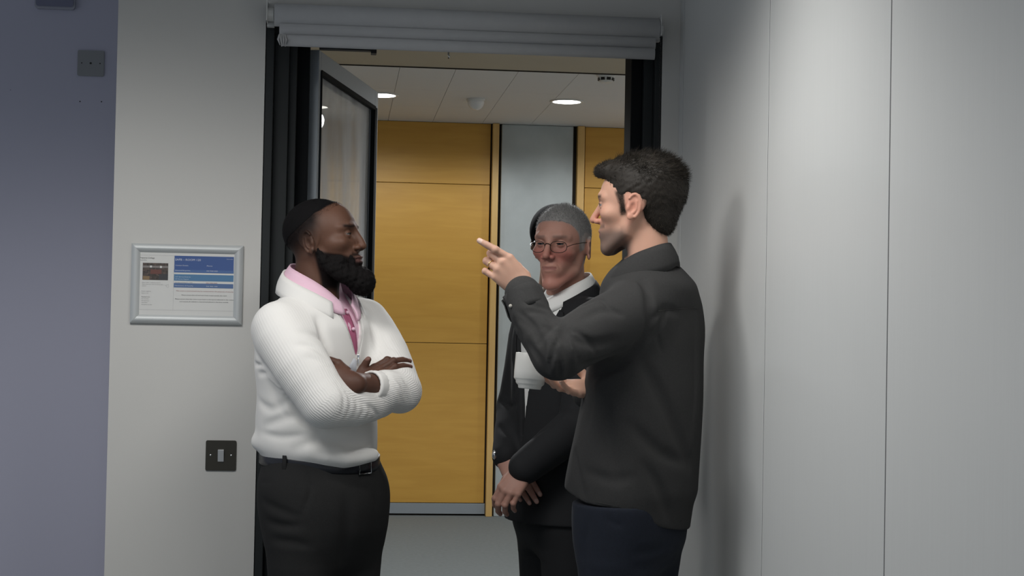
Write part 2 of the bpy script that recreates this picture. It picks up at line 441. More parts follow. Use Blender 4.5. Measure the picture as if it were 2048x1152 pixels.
plate('face_plate', M['bronze'], t, c, .087, .087, .004, .0035)
Mx = Matrix.Translation(Vector((c[0], c[1] - .006, c[2]))) @ Matrix.Rotation(math.radians(7), 4, 'X')
MB().box((-.0088, -.003, -.0055 - .012), (.0088, .0045, .0185 - .0005), Mx).build('rocker', mat('satin_chrome', (.75, .75, .76), .3, metal=.7), t, bevel=.0008)
for s in (-.030, .030):
    MB().lathe([(1e-4, -.0048), (.0022, -.0045), (.0030, -.0035)], (c[0] + s, c[1], c[2] + .001), 12, 'y').build('screw', M['chrome'], t, smooth=True)
c = J(182, 127, 0.75)
t = empty('blanking_plate', c, 'square grey blanking plate with centre hole on the blue-grey wall', 'wall plate')
plate('face_plate', mat('grey_plate', (.25, .26, .27), .45), t, c, .086, .085, .004, .006)
for dx, r in ((-.030, .0022), (0, .0038), (.031, .0022)):
    MB().lathe([(1e-4, -.0066), (r, -.0066), (r, -.004)], (c[0] + dx, c[1], c[2]), 14, 'y').build('screw_hole', M['black'], t)
c = J(112, -14, 0.75)
t = empty('sensor_box', (c[0], c[1], c[2]), 'dark blue-grey box with pale rim at the top of the blue-grey wall', 'wall box')
plate('rim', mat('pale_rim', (.36, .37, .43), .5), t, c, .131, .114, .010, .018)
plate('front', mat('blue_grey_front', (.17, .18, .26), .5), t, (c[0], c[1] - .017, c[2] + .003), .122, .104, .008, .006)

# ------------------------------------------------------------------ framed room notice
pw, ph = 0.326, 0.2355
pc = np.array([-0.4615, 0.0, 1.5015])
t = empty('framed_notice', pc, 'silver framed room notice with blue table on the pillar', 'notice')
MB().box((pc[0]-pw/2+.004, -.006, pc[2]-ph/2+.004), (pc[0]+pw/2-.004, -.001, pc[2]+ph/2-.004)).build('backing_board', M['plastic_white'], t)
FW = 0.026
def rail(a, b, ia, ib, name='frame_rail'):
    """mitred snap frame rail, domed cross section"""
    n = 8; v = []; f = []
    for o, i in ((np.array(a), np.array(ia)), (np.array(b), np.array(ib))):
        for k in range(n+1):
            s = k/n; hgt = .0045 + .010*math.sin(math.pi*(.10 + .80*s))
            q = o*(1-s) + i*s
            v.append((pc[0]+q[0], -hgt, pc[2]+q[1]))
        v.append((pc[0]+i[0], -.001, pc[2]+i[1])); v.append((pc[0]+o[0], -.001, pc[2]+o[1]))
    m = n + 3
    for k in range(m): f.append((k, (k+1) % m, (k+1) % m + m, k + m))
    f += [tuple(range(m))[::-1], tuple(range(m, 2*m))]
    b = MB(); b.add(v, f); return b.build(name, M['alu_pic'], t, bevel=.0006)
ox, oz, ix, iz = pw/2, ph/2, pw/2-FW, ph/2-FW
rail((-ox, oz), (ox, oz), (-ix, iz), (ix, iz)); rail((ox, -oz), (-ox, -oz), (ix, -iz), (-ix, -iz))
rail((-ox, -oz), (-ox, oz), (-ix, -iz), (-ix, iz)); rail((ox, oz), (ox, -oz), (ix, iz), (ix, -iz))
M['paper'] = mat('notice_paper', (.63, .63, .61), .6)
PAPER = MB().box((pc[0]-ix-.002, -.0072, pc[2]-iz-.002), (pc[0]+ix+.002, -.0060, pc[2]+iz+.002)).build('paper', M['paper'], t)
M['ink'] = mat('print_black', (.06, .06, .065), .7); M['ink_grey'] = mat('print_grey', (.25, .25, .26), .7)
M['ink_red'] = mat('print_red', (.33, .10, .11), .7); M['ink_white'] = mat('print_white', (.62, .66, .74), .7)
M['ink_pale'] = mat('print_pale_grey', (.42, .42, .43), .7)
M['blue1'] = mat('print_blue', (.045, .095, .27), .6); M['blue2'] = mat('print_teal_blue', (.075, .19, .34), .6); M['blue3'] = mat('print_slate_blue', (.085, .15, .30), .6)
M['blue4'] = mat('print_mid_blue', (.07, .14, .32), .6)
def npx(x, y):        # notice pixel of the photograph -> offsets on the sheet
    q = J(x, y, -.0072); return q[0], q[2]
def patch(x0, y0, x1, y1, m, name='print_block', yy=-.0076):
    # rectangle on the sheet through the given corner pixels (top left / bottom right)
    ym = .5*(y0+y1); a = (npx(x0, ym)[0], npx(.5*(x0+x1), y0)[1]); b = (npx(x1, ym)[0], npx(.5*(x0+x1), y1)[1])
    MB().box((a[0], yy, b[1]), (b[0], -.0071, a[1])).build(name, m, t)
def sheet_text(s, x, y, h, m, wmax=None, name='lettering', align='LEFT', bold=0.0):
    cu = bpy.data.curves.new('lettering', 'FONT'); cu.body = s; cu.size = h; cu.align_x = align
    cu.offset = bold; cu.resolution_u = 2
    ob = bpy.data.objects.new('lettering', cu); COL.objects.link(ob)
    dg = bpy.context.evaluated_depsgraph_get()
    me = bpy.data.meshes.new_from_object(ob.evaluated_get(dg)); bpy.data.objects.remove(ob)
    xs_ = [v.co.x for v in me.vertices] or [0, 1]
    k = 1.0
    if wmax: k = wmax / max(1e-6, max(xs_) - min(xs_))
    a = npx(x, y)
    for v in me.vertices:
        v.co = Vector((a[0] + v.co.x*k, -.0080, a[1] + v.co.y))
    me.materials.clear(); me.materials.append(m)
    o = bpy.data.objects.new(name, me); link(o, t)
    return o
PX = 4.74 / 3200
patch(348.8, 512.7, 467.5, 546, M['blue1']); patch(348, 540.5, 467.5, 546.0, M['blue4'], yy=-.0078)
patch(348, 549.5, 467, 562.5, M['blue2']); patch(347.5, 567.2, 466.5, 576.0, M['blue3'])
vx = npx(347, 565)[0]; vz = (npx(347, 511.5)[1], npx(347, 620)[1])
for x0_, x1_, z0_, z1_ in ((vx, vx+.0006, vz[1], vz[0]), (pc[0]-ix, pc[0]+ix, vz[1]-.0006, vz[1]), (pc[0]-ix, vx, vz[0]-.0003, vz[0]+.0003)):
    MB().box((x0_, -.0075, z0_), (x1_, -.0071, z1_)).build('ruled_line', M['ink_pale'], t)
sheet_text('SAFB – ROOM 120', 350.5, 521.0, .0085, M['ink_white'], 50*PX)
sheet_text('Contact Details', 351, 531.6, .0046, M['ink_white'], 25*PX)
sheet_text('Phone', 413.5, 533.0, .0046, M['ink_white'], 11*PX)
sheet_text('General Enquiries', 350, 541.6, .0044, M['ink_white'], 30*PX)
sheet_text('020 7000 0000', 413, 543.0, .0044, M['ink_white'], 22*PX)
sheet_text('ICT Service Desk for', 351, 554.4, .0040, M['ink_white'], 30*PX)
sheet_text('AV Service Support', 350.5, 558.8, .0040, M['ink_white'], 27*PX)
sheet_text('Monday to Friday 9 – 17:00', 350, 565.4, .0036, M['ink_grey'], 34*PX)
sheet_text('020 7000 9000', 412, 567.0, .0038, M['ink_red'], 22*PX)
sheet_text('Maintenance & Security', 349.5, 572.0, .0042, M['ink_white'], 36*PX)
sheet_text('020 7000 1000', 412.5, 573.6, .0042, M['ink_white'], 22*PX)
sheet_text('Room notice', 453.5, 519.2, .0034, M['ink_white'], 12*PX)
sheet_text('This room is reserved and may be monitored for the purposes of security', 352, 582.4, .0040, M['ink_red'], 113*PX)
sheet_text('Please ensure that all food and drink is kept outside this room', 363, 590.8, .0040, M['ink'], 89*PX)
sheet_text('Please ensure that this room is put back to the layout indicated in the notice', 350, 598.6, .0040, M['ink'], 115*PX)
sheet_text('and ensure all rubbish is cleared and placed in the bins outside', 359, 603.8, .0040, M['ink'], 96*PX)
sheet_text('Imperial College', 280.5, 516.4, .0052, M['ink'], 28*PX)
sheet_text('London', 281, 520.6, .0044, M['ink_grey'], 12*PX)
for i, (s, wd) in enumerate((('Floor plan - capacity layout', 36), ('Please leave the room as shown here', 41), ('below', 8))):
    sheet_text(s, 284, 565.4 + i*3.4, .0030, M['ink_grey'], wd*PX)
for s, y, wd, h, mm in (('Room capacity', 582.8, 18, .0032, 'ink_grey'), ('Seats in rows', 586.5, 13, .0032, 'ink_grey'), ('Equipment', 594.2, 16, .0036, 'ink'), ('PC and desk', 598.0, 14, .0030, 'ink_grey'),
                 ('Projector', 601.9, 15, .0030, 'ink_grey'), ('Visualiser', 605.6, 12, .0030, 'ink_grey'), ('Microphone and audio', 609.6, 20, .0030, 'ink_grey')):
    sheet_text(s, 283, y, h, M[mm], wd*PX)
# small flat picture of a room and the little plan sketch
def lecture_mat():
    m, nt, b = new_mat('printed_picture')
    tc = nt.nodes.new('ShaderNodeTexCoord'); v = nt.nodes.new('ShaderNodeTexVoronoi'); v.inputs['Scale'].default_value = 190
    nt.links.new(tc.outputs['Object'], v.inputs[0])
    r = nt.nodes.new('ShaderNodeValToRGB')
    r.color_ramp.elements[0].color = (.030, .028, .024, 1); r.color_ramp.elements[1].color = (.13, .095, .075, 1)
    r.color_ramp.elements.new(.5).color = (.065, .05, .045, 1)
    nt.links.new(v.outputs['Color'], r.inputs[0]); nt.links.new(r.outputs[0], b.inputs['Base Color']); b.inputs['Roughness'].default_value = .6
    return m
patch(285.2, 526.0, 336.2, 560.0, lecture_mat(), 'printed_picture')
patch(285.7, 531.6, 336.0, 535.5, mat('print_wall', (.22, .20, .19), .6), yy=-.0079)
patch(301, 539, 323, 548, mat('print_red_seats', (.14, .055, .045), .6), yy=-.0079)
patch(286, 552, 299, 559.6, mat('print_tan_seats', (.22, .15, .08), .6), yy=-.0079)
patch(318, 548, 336, 559.8, mat('print_dark_floor', (.045, .045, .05), .6), yy=-.0079)
for x, y in ((300, 531), (320, 532)): patch(x, y, x+4, y+4, M['paper'], yy=-.0081)
sk = MB()
for a, b in (((331, 571), (337, 568.5)), ((337, 568.5), (337.5, 575)), ((331, 571), (336, 576))):
    q, r_ = npx(*a), npx(*b); sk.tube([(q[0], -.0075, q[1]), (r_[0], -.0075, r_[1])], .0003, 5)
sk.build('plan_sketch', M['ink_pale'], t)

# ------------------------------------------------------------------ implicit surfaces -> one continuous mesh
def smin(a, b, k):
    if k <= 0: return np.minimum(a, b)
    h = np.clip(.5 + .5*(b - a)/k, 0, 1)
    return b + (a - b)*h - k*h*(1 - h)

class Field:
    def __init__(self, lo, hi, h):
        self.h = h; self.lo = np.asarray(lo, float)
        self.n = np.ceil((np.asarray(hi, float) - self.lo)/h).astype(int) + 1
        self.ax = [(self.lo[i] + h*np.arange(self.n[i])).astype(np.float32) for i in range(3)]
        self.d = np.full(self.n, .08, np.float32)
    def block(self, lo, hi):
        s = []
        for i in range(3):
            a = int(np.clip(math.floor((lo[i]-self.lo[i])/self.h), 0, self.n[i])); b = int(np.clip(math.ceil((hi[i]-self.lo[i])/self.h)+1, 0, self.n[i]))
            if b <= a: return None
            s.append(slice(a, b))
        return tuple(s)
    def xyz(self, s):
        return (self.ax[0][s[0]][:, None, None], self.ax[1][s[1]][None, :, None], self.ax[2][s[2]][None, None, :])
    def put(self, fn, lo, hi, k=0.0, op='u'):
        m = max(k, .0) + 2.5*self.h + .004
        s = self.block(np.asarray(lo)-m, np.asarray(hi)+m)
        if s is None: return self
        q = fn(*self.xyz(s)).astype(np.float32); a = self.d[s]
        if op == 'u': self.d[s] = smin(a, q, k)
        elif op == 's': self.d[s] = -smin(-a, q, k)
        elif op == 'i': self.d[s] = -smin(-a, -q, k)
        elif op == '+': self.d[s] = a + q
        return self
    # ---- solids
    def ell(self, c, r, k=0.0, op='u', R=None):
        c = np.asarray(c, float); r = np.asarray(r, float)
        Rm = np.eye(3) if R is None else np.asarray(R, float)      # rows: local axes
        ext = np.abs(Rm.T) @ r
        def fn(x, y, z):
            x = x-c[0]; y = y-c[1]; z = z-c[2]
            u = [(Rm[i, 0]*x + Rm[i, 1]*y + Rm[i, 2]*z) for i in range(3)]
            k0 = np.sqrt((u[0]/r[0])**2 + (u[1]/r[1])**2 + (u[2]/r[2])**2)
            k1 = np.sqrt((u[0]/r[0]**2)**2 + (u[1]/r[1]**2)**2 + (u[2]/r[2]**2)**2)
            return k0*(k0-1)/(k1+1e-6)
        return self.put(fn, c-ext, c+ext, k, op)
    def tube(self, pts, rad, k=0.0, op='u', flat=None, sub=0):
        """chain of round cones; flat=(axis, factor) thins the section along axis"""
        pts = np.asarray(pts, float); rad = np.asarray(rad, float) if hasattr(rad, '__len__') else np.full(len(pts), rad)
        if sub: pts, rad = smooth_chain(pts, rad, sub)
        lo = pts.min(0) - rad.max(); hi = pts.max(0) + rad.max()
        if flat is not None:
            ax = np.asarray(flat[0], float); ax = ax/np.linalg.norm(ax); fac = flat[1]-1
        def fn(x, y, z):
            P = [x, y, z]; Q = pts
            if flat is not None:
                dt = ax[0]*x + ax[1]*y + ax[2]*z
                P = [P[i] + fac*ax[i]*dt for i in range(3)]
                Q = pts + fac*np.outer(pts @ ax, ax)
            best = None
            for i in range(len(Q)-1):
                a, b = Q[i], Q[i+1]; ab = b-a; L = ab @ ab + 1e-12
                px, py, pz = P[0]-a[0], P[1]-a[1], P[2]-a[2]
                tt = np.clip((px*ab[0] + py*ab[1] + pz*ab[2])/L, 0, 1)
                d = np.sqrt((px-ab[0]*tt)**2 + (py-ab[1]*tt)**2 + (pz-ab[2]*tt)**2) - (rad[i] + (rad[i+1]-rad[i])*tt)
                best = d if best is None else np.minimum(best, d)
            return best
        return self.put(fn, lo, hi, k, op)
    def loft(self, sec, ax_a, ax_b, k=0.0, op='u', e=2.0):
        """sec rows: z, cx, cy, a, b (a along ax_a, b along ax_b), horizontal sections"""
        sec = np.asarray(sorted(sec, key=lambda s: s[0]), float)
        zz = np.linspace(sec[0, 0], sec[-1, 0], 140); cols = [pchip(sec[:, 0], sec[:, j], zz) for j in range(1, 5)]
        R = max(sec[:, 3].max(), sec[:, 4].max())
        lo = [sec[:, 1].min()-R, sec[:, 2].min()-R, sec[0, 0]]; hi = [sec[:, 1].max()+R, sec[:, 2].max()+R, sec[-1, 0]]
        aa, bb = np.asarray(ax_a, float), np.asarray(ax_b, float)
        def fn(x, y, z):
            zf = z.ravel(); cx, cy, A, B = [np.interp(zf, zz, c)[None, None, :].astype(np.float32) for c in cols]
            u = ((x-cx)*aa[0] + (y-cy)*aa[1]); w = ((x-cx)*bb[0] + (y-cy)*bb[1])
            if e == 2.0:
                k0 = np.sqrt((u/A)**2 + (w/B)**2)
            else:
                k0 = (np.abs(u/A)**e + np.abs(w/B)**e)**(1/e)
            k1 = np.sqrt((u/A**2)**2 + (w/B**2)**2)
            d = np.where(k0 > .3, (k0-1)*k0/(k1+1e-5), -.7*np.minimum(A, B))
            return np.maximum(d, np.maximum(sec[0, 0]-z, z-sec[-1, 0]))
        return self.put(fn, lo, hi, k, op)
    def crease(self, pts, depth, width, sub=3, taper=True):
        """groove (depth > 0) or ridge (depth < 0) along a polyline"""
        pts = np.asarray(pts, float)
        if sub and len(pts) > 2: pts, _ = smooth_chain(pts, np.ones(len(pts)), sub)
        seg = np.linalg.norm(np.diff(pts, axis=0), axis=1); cum = np.concatenate([[0], np.cumsum(seg)]); tot = cum[-1]
        m = 2.4*width
        def fn(x, y, z):
            best = None; pos = None
            for i in range(len(pts)-1):
                a, b = pts[i], pts[i+1]; ab = b-a; L = ab @ ab + 1e-12
                px, py, pz = x-a[0], y-a[1], z-a[2]
                tt = np.clip((px*ab[0] + py*ab[1] + pz*ab[2])/L, 0, 1)
                d = (px-ab[0]*tt)**2 + (py-ab[1]*tt)**2 + (pz-ab[2]*tt)**2
                s = (cum[i] + seg[i]*tt)/tot
                if best is None: best, pos = d, s
                else:
                    c = d < best; best = np.where(c, d, best); pos = np.where(c, s, pos)
            amp = np.sin(np.pi*np.clip(pos*.92+.04, 0, 1))**.6 if taper else 1.0
            return depth*amp*np.exp(-best/width**2)
        return self.put(fn, pts.min(0)-m, pts.max(0)+m, 0, '+')
    def ripple(self, amp, freq, seed=0, n=7):
        r = np.random.default_rng(seed); s = (slice(None),)*3; x, y, z = self.xyz(s)
        acc = 0
        for i in range(n):
            q = r.normal(size=3); q = q/np.linalg.norm(q)*freq*(.6+.8*r.random()); ph = r.random()*6.28
            acc = acc + np.sin(q[0]*x + q[1]*y + q[2]*z + ph)
        self.d += (amp*acc/n).astype(np.float32); return self
    def cut(self, nrm, pt, k=0.0):
        """keep the side the normal points away from"""
        nrm = np.asarray(nrm, float); nrm = nrm/np.linalg.norm(nrm); pt = np.asarray(pt, float)
        x, y, z = self.xyz((slice(None),)*3)
        q = ((x-pt[0])*nrm[0] + (y-pt[1])*nrm[1] + (z-pt[2])*nrm[2]).astype(np.float32)
        self.d = -smin(-self.d, -q, k); return self
    def hit(self, o, dr, far=.5):
        """first point of the surface along a ray"""
        dr = unit(dr); o = np.asarray(o, float); st = self.h*.4
        for i in range(int(far/st)):
            p = o + dr*st*i; q = np.round((p-self.lo)/self.h).astype(int)
            if (q < 0).any() or (q >= self.n).any(): continue
            if self.d[tuple(q)] < 0: return p
        return o + dr*far*.5
    # ---- surface
    def mesh(self, smooth=1):
        d = self.d; d[0] = d[-1] = .05; d[:, 0] = d[:, -1] = .05; d[:, :, 0] = d[:, :, -1] = .05
        ins = d < 0; n = d.shape
        cnt = np.zeros([m-1 for m in n], np.int8)
        for i in (0, 1):
            for j in (0, 1):
                for k in (0, 1): cnt += ins[i:n[0]-1+i, j:n[1]-1+j, k:n[2]-1+k]
        act = (cnt > 0) & (cnt < 8)
        idx = np.full(act.shape, -1, np.int32); ii = np.argwhere(act); idx[act] = np.arange(len(ii), dtype=np.int32)
        acc = np.zeros((len(ii), 3)); num = np.zeros(len(ii))
        cor = {}
        for i in (0, 1):
            for j in (0, 1):
                for k in (0, 1): cor[i, j, k] = d[ii[:, 0]+i, ii[:, 1]+j, ii[:, 2]+k]
        for c0 in cor:
            for a in range(3):
                if c0[a] == 0:
                    c1 = tuple(1 if q == a else c0[q] for q in range(3))
                    v0, v1 = cor[c0], cor[c1]; m = (v0 < 0) != (v1 < 0)
                    tt = np.where(m, v0/(v0-v1+1e-12), 0)
                    p = np.tile(np.array(c0, float), (len(ii), 1)); p[:, a] += tt
                    acc += np.where(m[:, None], p, 0); num += m
        v = self.lo + self.h*(ii + acc/np.maximum(num, 1)[:, None])
        quads = []
        for a in range(3):
            b, c = (a+1) % 3, (a+2) % 3
            s0 = [slice(1, -1)]*3; s0[a] = slice(0, n[a]-1); s1 = list(s0); s1[a] = slice(1, n[a])
            e0, e1 = ins[tuple(s0)], ins[tuple(s1)]
            for flip in (False, True):
                w_ = np.argwhere((e0 & ~e1) if not flip else (~e0 & e1))
                if not len(w_): continue
                o = w_.copy(); o[:, b] += 1; o[:, c] += 1
                def g(db, dc):
                    q = o.copy(); q[:, b] -= db; q[:, c] -= dc
                    return idx[q[:, 0], q[:, 1], q[:, 2]]
                f = np.stack([g(1, 1), g(0, 1), g(0, 0), g(1, 0)], 1)
                quads.append(f[:, ::-1] if flip else f)
        f = np.concatenate(quads); f = f[(f >= 0).all(1)]
        for _ in range(smooth): v = relax(v, f, .5)
        return v, f

def relax(v, f, w_):
    s = np.zeros_like(v); c = np.zeros(len(v))
    for a in range(f.shape[1]):
        i, j = f[:, a], f[:, (a+1) % f.shape[1]]
        for q in range(3): s[:, q] += np.bincount(i, v[j, q], len(v)) + np.bincount(j, v[i, q], len(v))
        c += np.bincount(i, minlength=len(v)) + np.bincount(j, minlength=len(v))
    return v*(1-w_) + w_*s/np.maximum(c, 1)[:, None]

def normals(v, f):
    n = np.cross(v[f[:, 2]]-v[f[:, 0]], v[f[:, 3]]-v[f[:, 1]]) if f.shape[1] == 4 else np.cross(v[f[:, 1]]-v[f[:, 0]], v[f[:, 2]]-v[f[:, 0]])
    o = np.zeros_like(v)
    for a in range(f.shape[1]):
        for q in range(3): o[:, q] += np.bincount(f[:, a], n[:, q], len(v))
    return o/(np.linalg.norm(o, axis=1)[:, None]+1e-12)

def pchip(x, y, xi):
    h = np.diff(x); dl = np.diff(y)/h; m = np.zeros(len(x))
    m[0], m[-1] = dl[0], dl[-1]
    for i in range(1, len(x)-1):
        if dl[i-1]*dl[i] > 0: m[i] = 2*dl[i-1]*dl[i]/(dl[i-1]+dl[i])
    i = np.clip(np.searchsorted(x, xi)-1, 0, len(x)-2); t_ = (xi-x[i])/h[i]
    return ((1+2*t_)*(1-t_)**2*y[i] + t_*(1-t_)**2*h[i]*m[i] + t_*t_*(3-2*t_)*y[i+1] + t_*t_*(t_-1)*h[i]*m[i+1])

def smooth_chain(p, r, sub):
    p = np.asarray(p, float); n = len(p); P, R_ = [], []
    for i in range(n-1):
        p0, p1, p2, p3 = p[max(i-1, 0)], p[i], p[i+1], p[min(i+2, n-1)]
        for s in range(sub):
            u = s/sub
            P.append(.5*((2*p1) + (-p0+p2)*u + (2*p0-5*p1+4*p2-p3)*u*u + (-p0+3*p1-3*p2+p3)*u**3)); R_.append(r[i]*(1-u)+r[i+1]*u)
    P.append(p[-1]); R_.append(r[-1])
    return np.array(P), np.array(R_)

def sstep(a, b, x):
    u = np.clip((x-a)/(b-a), 0, 1); return u*u*(3-2*u)
def unit(v):
    v = np.asarray(v, float); return v/np.linalg.norm(v)
def frame(fwd, up):
    """rows: local x (right of the figure), y (forward), z (up)"""
    f_ = unit(fwd); x = unit(np.cross(f_, up))
    return np.stack([x, f_, np.cross(x, f_)])
def wav(p, freq, seed):
    r = np.random.default_rng(seed); a = 0
    for i in range(6):
        q = unit(r.normal(size=3))*freq*(.5+r.random()); a = a + np.sin(p @ q + r.random()*6.28)
    return a/3

# ------------------------------------------------------------------ heads
def head_mesh(P):
    """local frame: x figure's left, y forward, z up, origin between the ears at eye height"""
    h = P.get('h', .0021)
    fd = Field((-.105, -.135, -.24), (.105, .140, .145), h)
    jw, jl = P.get('jaw', 1.0), P.get('jawlen', 0.0)
    fd.ell((0, -.020, .034), (.0765, .098, .084))
    fd.ell((0, .020, .020), (.069, .072, .080), k=.02)
    fd.ell((0, .030, -.030), (.058*jw, .058, .072), k=.02)
    for s in (-1, 1):
        fd.tube([(s*.060*jw, -.012, -.030), (s*.054*jw, .008, -.066-jl*.6), (s*.021*P.get('chin', 1), .066, -.103-jl)], [.015, .015, .016*P.get('chin', 1)], k=.018)
        fd.ell((s*.046, .052, -.020), (.022, .026, .018), k=.018)
        fd.tube([(s*.012, .086, .024), (s*.034, .080, .027), (s*.050, .064, .022)], [.008, .009, .008], k=.012)
        fd.ell((s*.074, -.02, .005), (.006, .03, .03), k=.012)
    fd.ell((0, .075, -.104-jl), (.021*P.get('chin', 1), .017, .018), k=.018)
    fd.ell((0, .066, -.068), (.034, .028, .030), k=.02)
    for s in (-1, 1):
        fd.ell((s*.033, .095, .002), (.021, .019, .0135), k=.010, op='s')
        # eyelids around the eyeball
        e = np.array([s*.0315, .0735, .003]); r = .0135; op = P.get('eye', .0050)
        def lid(x, y, z, e=e, r=r, op=op):
            d = np.sqrt((x-e[0])**2 + (y-e[1])**2 + (z-e[2])**2) - r
            zz = z-e[2]; w_ = np.clip(1-((x-e[0])/.0138)**2, 0, 1)
            slit = np.minimum(op*.75*w_-zz, zz+op*.9*w_)      # >0 inside the opening
            return np.maximum(d, np.where(y > e[1], slit, -1))
        fd.put(lid, e-.016, e+.016, .0022)
    # nose
    nl = P.get('nose', 0.0); nw = P.get('nosew', 1.0)
    fd.tube([(0, .082, .022), (0, .092, .004), (0, .104+nl*.6, -.020), (0, .108+nl, -.031)], [.008, .0075*nw, .0088*nw, .0095*nw], k=.010)
    for s in (-1, 1):
        fd.ell((s*.0125*nw, .096+nl*.4, -.036), (.0075*nw, .0105, .0075), k=.006)
        fd.ell((s*.0065*nw, .101+nl*.8, -.0425), (.0032*nw, .0045, .003), k=.002, op='s')
    # lips
    lw = .0235*P.get('mouthw', 1); lt = P.get('lips', 1.0); mz = -.066
    fd.tube([(-lw, .080, mz), (-.011, .0915, mz+.0045), (0, .0935, mz+.0035), (.011, .0915, mz+.0045), (lw, .080, mz)], [.0025, .0050*lt, .0050*lt, .0050*lt, .0025], k=.004, sub=3)
    fd.tube([(-lw*.95, .079, mz-.003), (-.010, .0895, mz-.0085), (0, .0905, mz-.0095), (.010, .0895, mz-.0085), (lw*.95, .079, mz-.003)], [.0025, .0055*lt, .0062*lt, .0055*lt, .0025], k=.004, sub=3)
    mo = P.get('mouth', .0013)
    fd.tube([(-lw, .084, mz-.001), (-.011, .097, mz-.0015), (0, .099, mz-.0022), (.011, .097, mz-.0015), (lw, .084, mz-.001)], [.0008, mo, mo, mo, .0008], k=.0015, op='s', sub=3)
    for s in (-1, 1):   # nasolabial fold
        fd.crease([(s*.017, .090, -.040), (s*.027, .083, -.055), (s*.031, .074, -.072)], .0016*P.get('folds', 1), .004)
        fd.crease([(s*.018, .086, -.010), (s*.030, .080, -.017), (s*.042, .072, -.014)], .0010*P.get('folds', 1), .003)
    if P.get('folds', 1) > 1.5:
        for zz in (.045, .055, .066): fd.crease([(-.04, .080, zz), (0, .095, zz+.002), (.04, .080, zz)], .0007, .0025)
    # ears
    for s in (-1, 1):
        c = np.array([s*.0800, -.018, -.006]); A = unit((s*.90, -.38, .0))       # outward normal of the ear plate
        T = unit((-.10*0, -.18, 1.0)); T = unit(T - A*(T @ A)); B = np.cross(A, T)
        fd.ell(c+A*.001, (.0050, .0175, .030), k=.005, R=np.stack([A, B, T]))
        rim = [c + A*.006 + T*(.031*math.sin(a)) + B*(.0175*math.cos(a))*(1 if s > 0 else -1)*(-1) for a in np.radians([-20, 20, 60, 95, 130, 165, 200, 235])]
        back = -1 if (B[1]*1.0) > 0 else 1
        rim = [c + A*.0055 + T*(.0300*math.sin(a)) + B*back*(.0165*math.cos(a)) for a in np.radians([145, 115, 85, 50, 15, -25, -60])]
        fd.tube(rim, [.0030, .0036, .0038, .0040, .0040, .0038, .0040], k=.003, sub=3)
        fd.ell(c + A*.0075 + B*back*(-.001) - T*.004, (.006, .0085, .013), k=.003, op='s', R=np.stack([A, B, T]))
        fd.ell(c + A*.0035 - T*.0275 + B*back*(-.004), (.0045, .0085, .0085), k=.004, R=np.stack([A, B, T]))
        fd.tube([c + A*.005 + B*back*(.006) + T*.014, c + A*.0058 + B*back*.008 - T*.006, c + A*.005 + B*back*.003 - T*.016], [.0025, .003, .003], k=.003, sub=2)
        fd.ell(c + A*.003 - B*back*.0125 - T*.006, (.004, .0045, .0065), k=.003, R=np.stack([A, B, T]))
    # neck
    n0 = np.array(P.get('neck0', (0, -.028, -.055))); n1 = np.array(P.get('neck1', (0, -.055, -.20)))
    nr = P.get('neckr', .056)
    fd.tube([n0, .5*(n0+n1)+np.array([0, -.004, 0]), n1], [nr*.96, nr, nr*1.12], k=.024)
    if P.get('adam'): fd.ell(n0*.45+n1*.55+np.array([0, nr*1.0, 0]), (.010, .010, .014), k=.012)
    return fd.mesh(1)

def eyeballs(name, P, X, parent, iris):
    """eyeball meshes with iris and pupil coloured per vertex"""
    for s in (-1, 1):
        b = sphere_mb((0, 0, 0), .0125, 28, 18); v = np.array(b.v)
        v = v[:, [0, 2, 1]]*np.array([1, 1, 1]);
        g = np.array(P.get('gaze', (0, 1, 0)), float); g = unit(g)
        ang = np.degrees(np.arccos(np.clip((v/.0125) @ g, -1, 1)))
        c = np.where((ang < 30)[:, None], np.array(iris), np.array(P.get('sclera', (.38, .36, .345)))); c = np.where((ang < 13)[:, None], np.array((.004, .004, .004)), c)
        w_ = v + np.array([s*.0315, .0735, .003])
        mesh_np('eyeball', X(w_), [np.array([f for f in b.f if len(f) == 4])], M['eye'], parent, col=c)
        e = np.array([s*.0315, .0735, .003]); op = P.get('eye', .0050); pts = []
        for q in np.linspace(-.0118, .0118, 13):
            zz = op*.75*max(0, 1-(q/.0138)**2) + .0002; yy = math.sqrt(max(1e-8, .01375**2 - q*q - zz*zz)); pts.append(e + [q, yy + .0004, zz])
        MB().tube(list(X(np.array(pts))), [.0004] + [.0009]*11 + [.0004], 5).build('lashes', M['lash'], parent, smooth=True)

def strands(v, n, dirs, length, r, seg=4, jitter=.25, curl=0.0, seed=0, grav=0.0):
    """thin three-sided tapering tubes rooted at v"""
    rg = np.random.default_rng(seed); m = len(v)
    L = length*(.7+.6*rg.random((m, 1)))
    d = dirs + rg.normal(size=(m, 3))*jitter; d /= np.linalg.norm(d, axis=1)[:, None]
    cd = rg.normal(size=(m, 3))*curl
    P = [v - n*.002]
    for i in range(seg):
        d2 = d + cd*(i+1)/seg; d2[:, 2] -= grav*(i+1)/seg; d2 /= np.linalg.norm(d2, axis=1)[:, None]
        P.append(P[-1] + d2*L/seg)
    a = np.cross(d, n + rg.normal(size=(m, 3))*.3); a /= np.linalg.norm(a, axis=1)[:, None]+1e-9; b = np.cross(d, a)
    V = []
    for i, p in enumerate(P):
        rr = r*(1 - .85*i/seg)
        for k in range(3):
            q = 2*math.pi*k/3; V.append(p + rr*(math.cos(q)*a + math.sin(q)*b))
    V = np.stack(V, 1).reshape(-1, 3); st = (np.arange(m)*3*(seg+1))[:, None]; Fq = []
    for i in range(seg):
        for k in range(3):
            Fq.append(np.concatenate([st+i*3+k, st+i*3+(k+1) % 3, st+(i+1)*3+(k+1) % 3, st+(i+1)*3+k], 1))
    return V, np.concatenate(Fq)

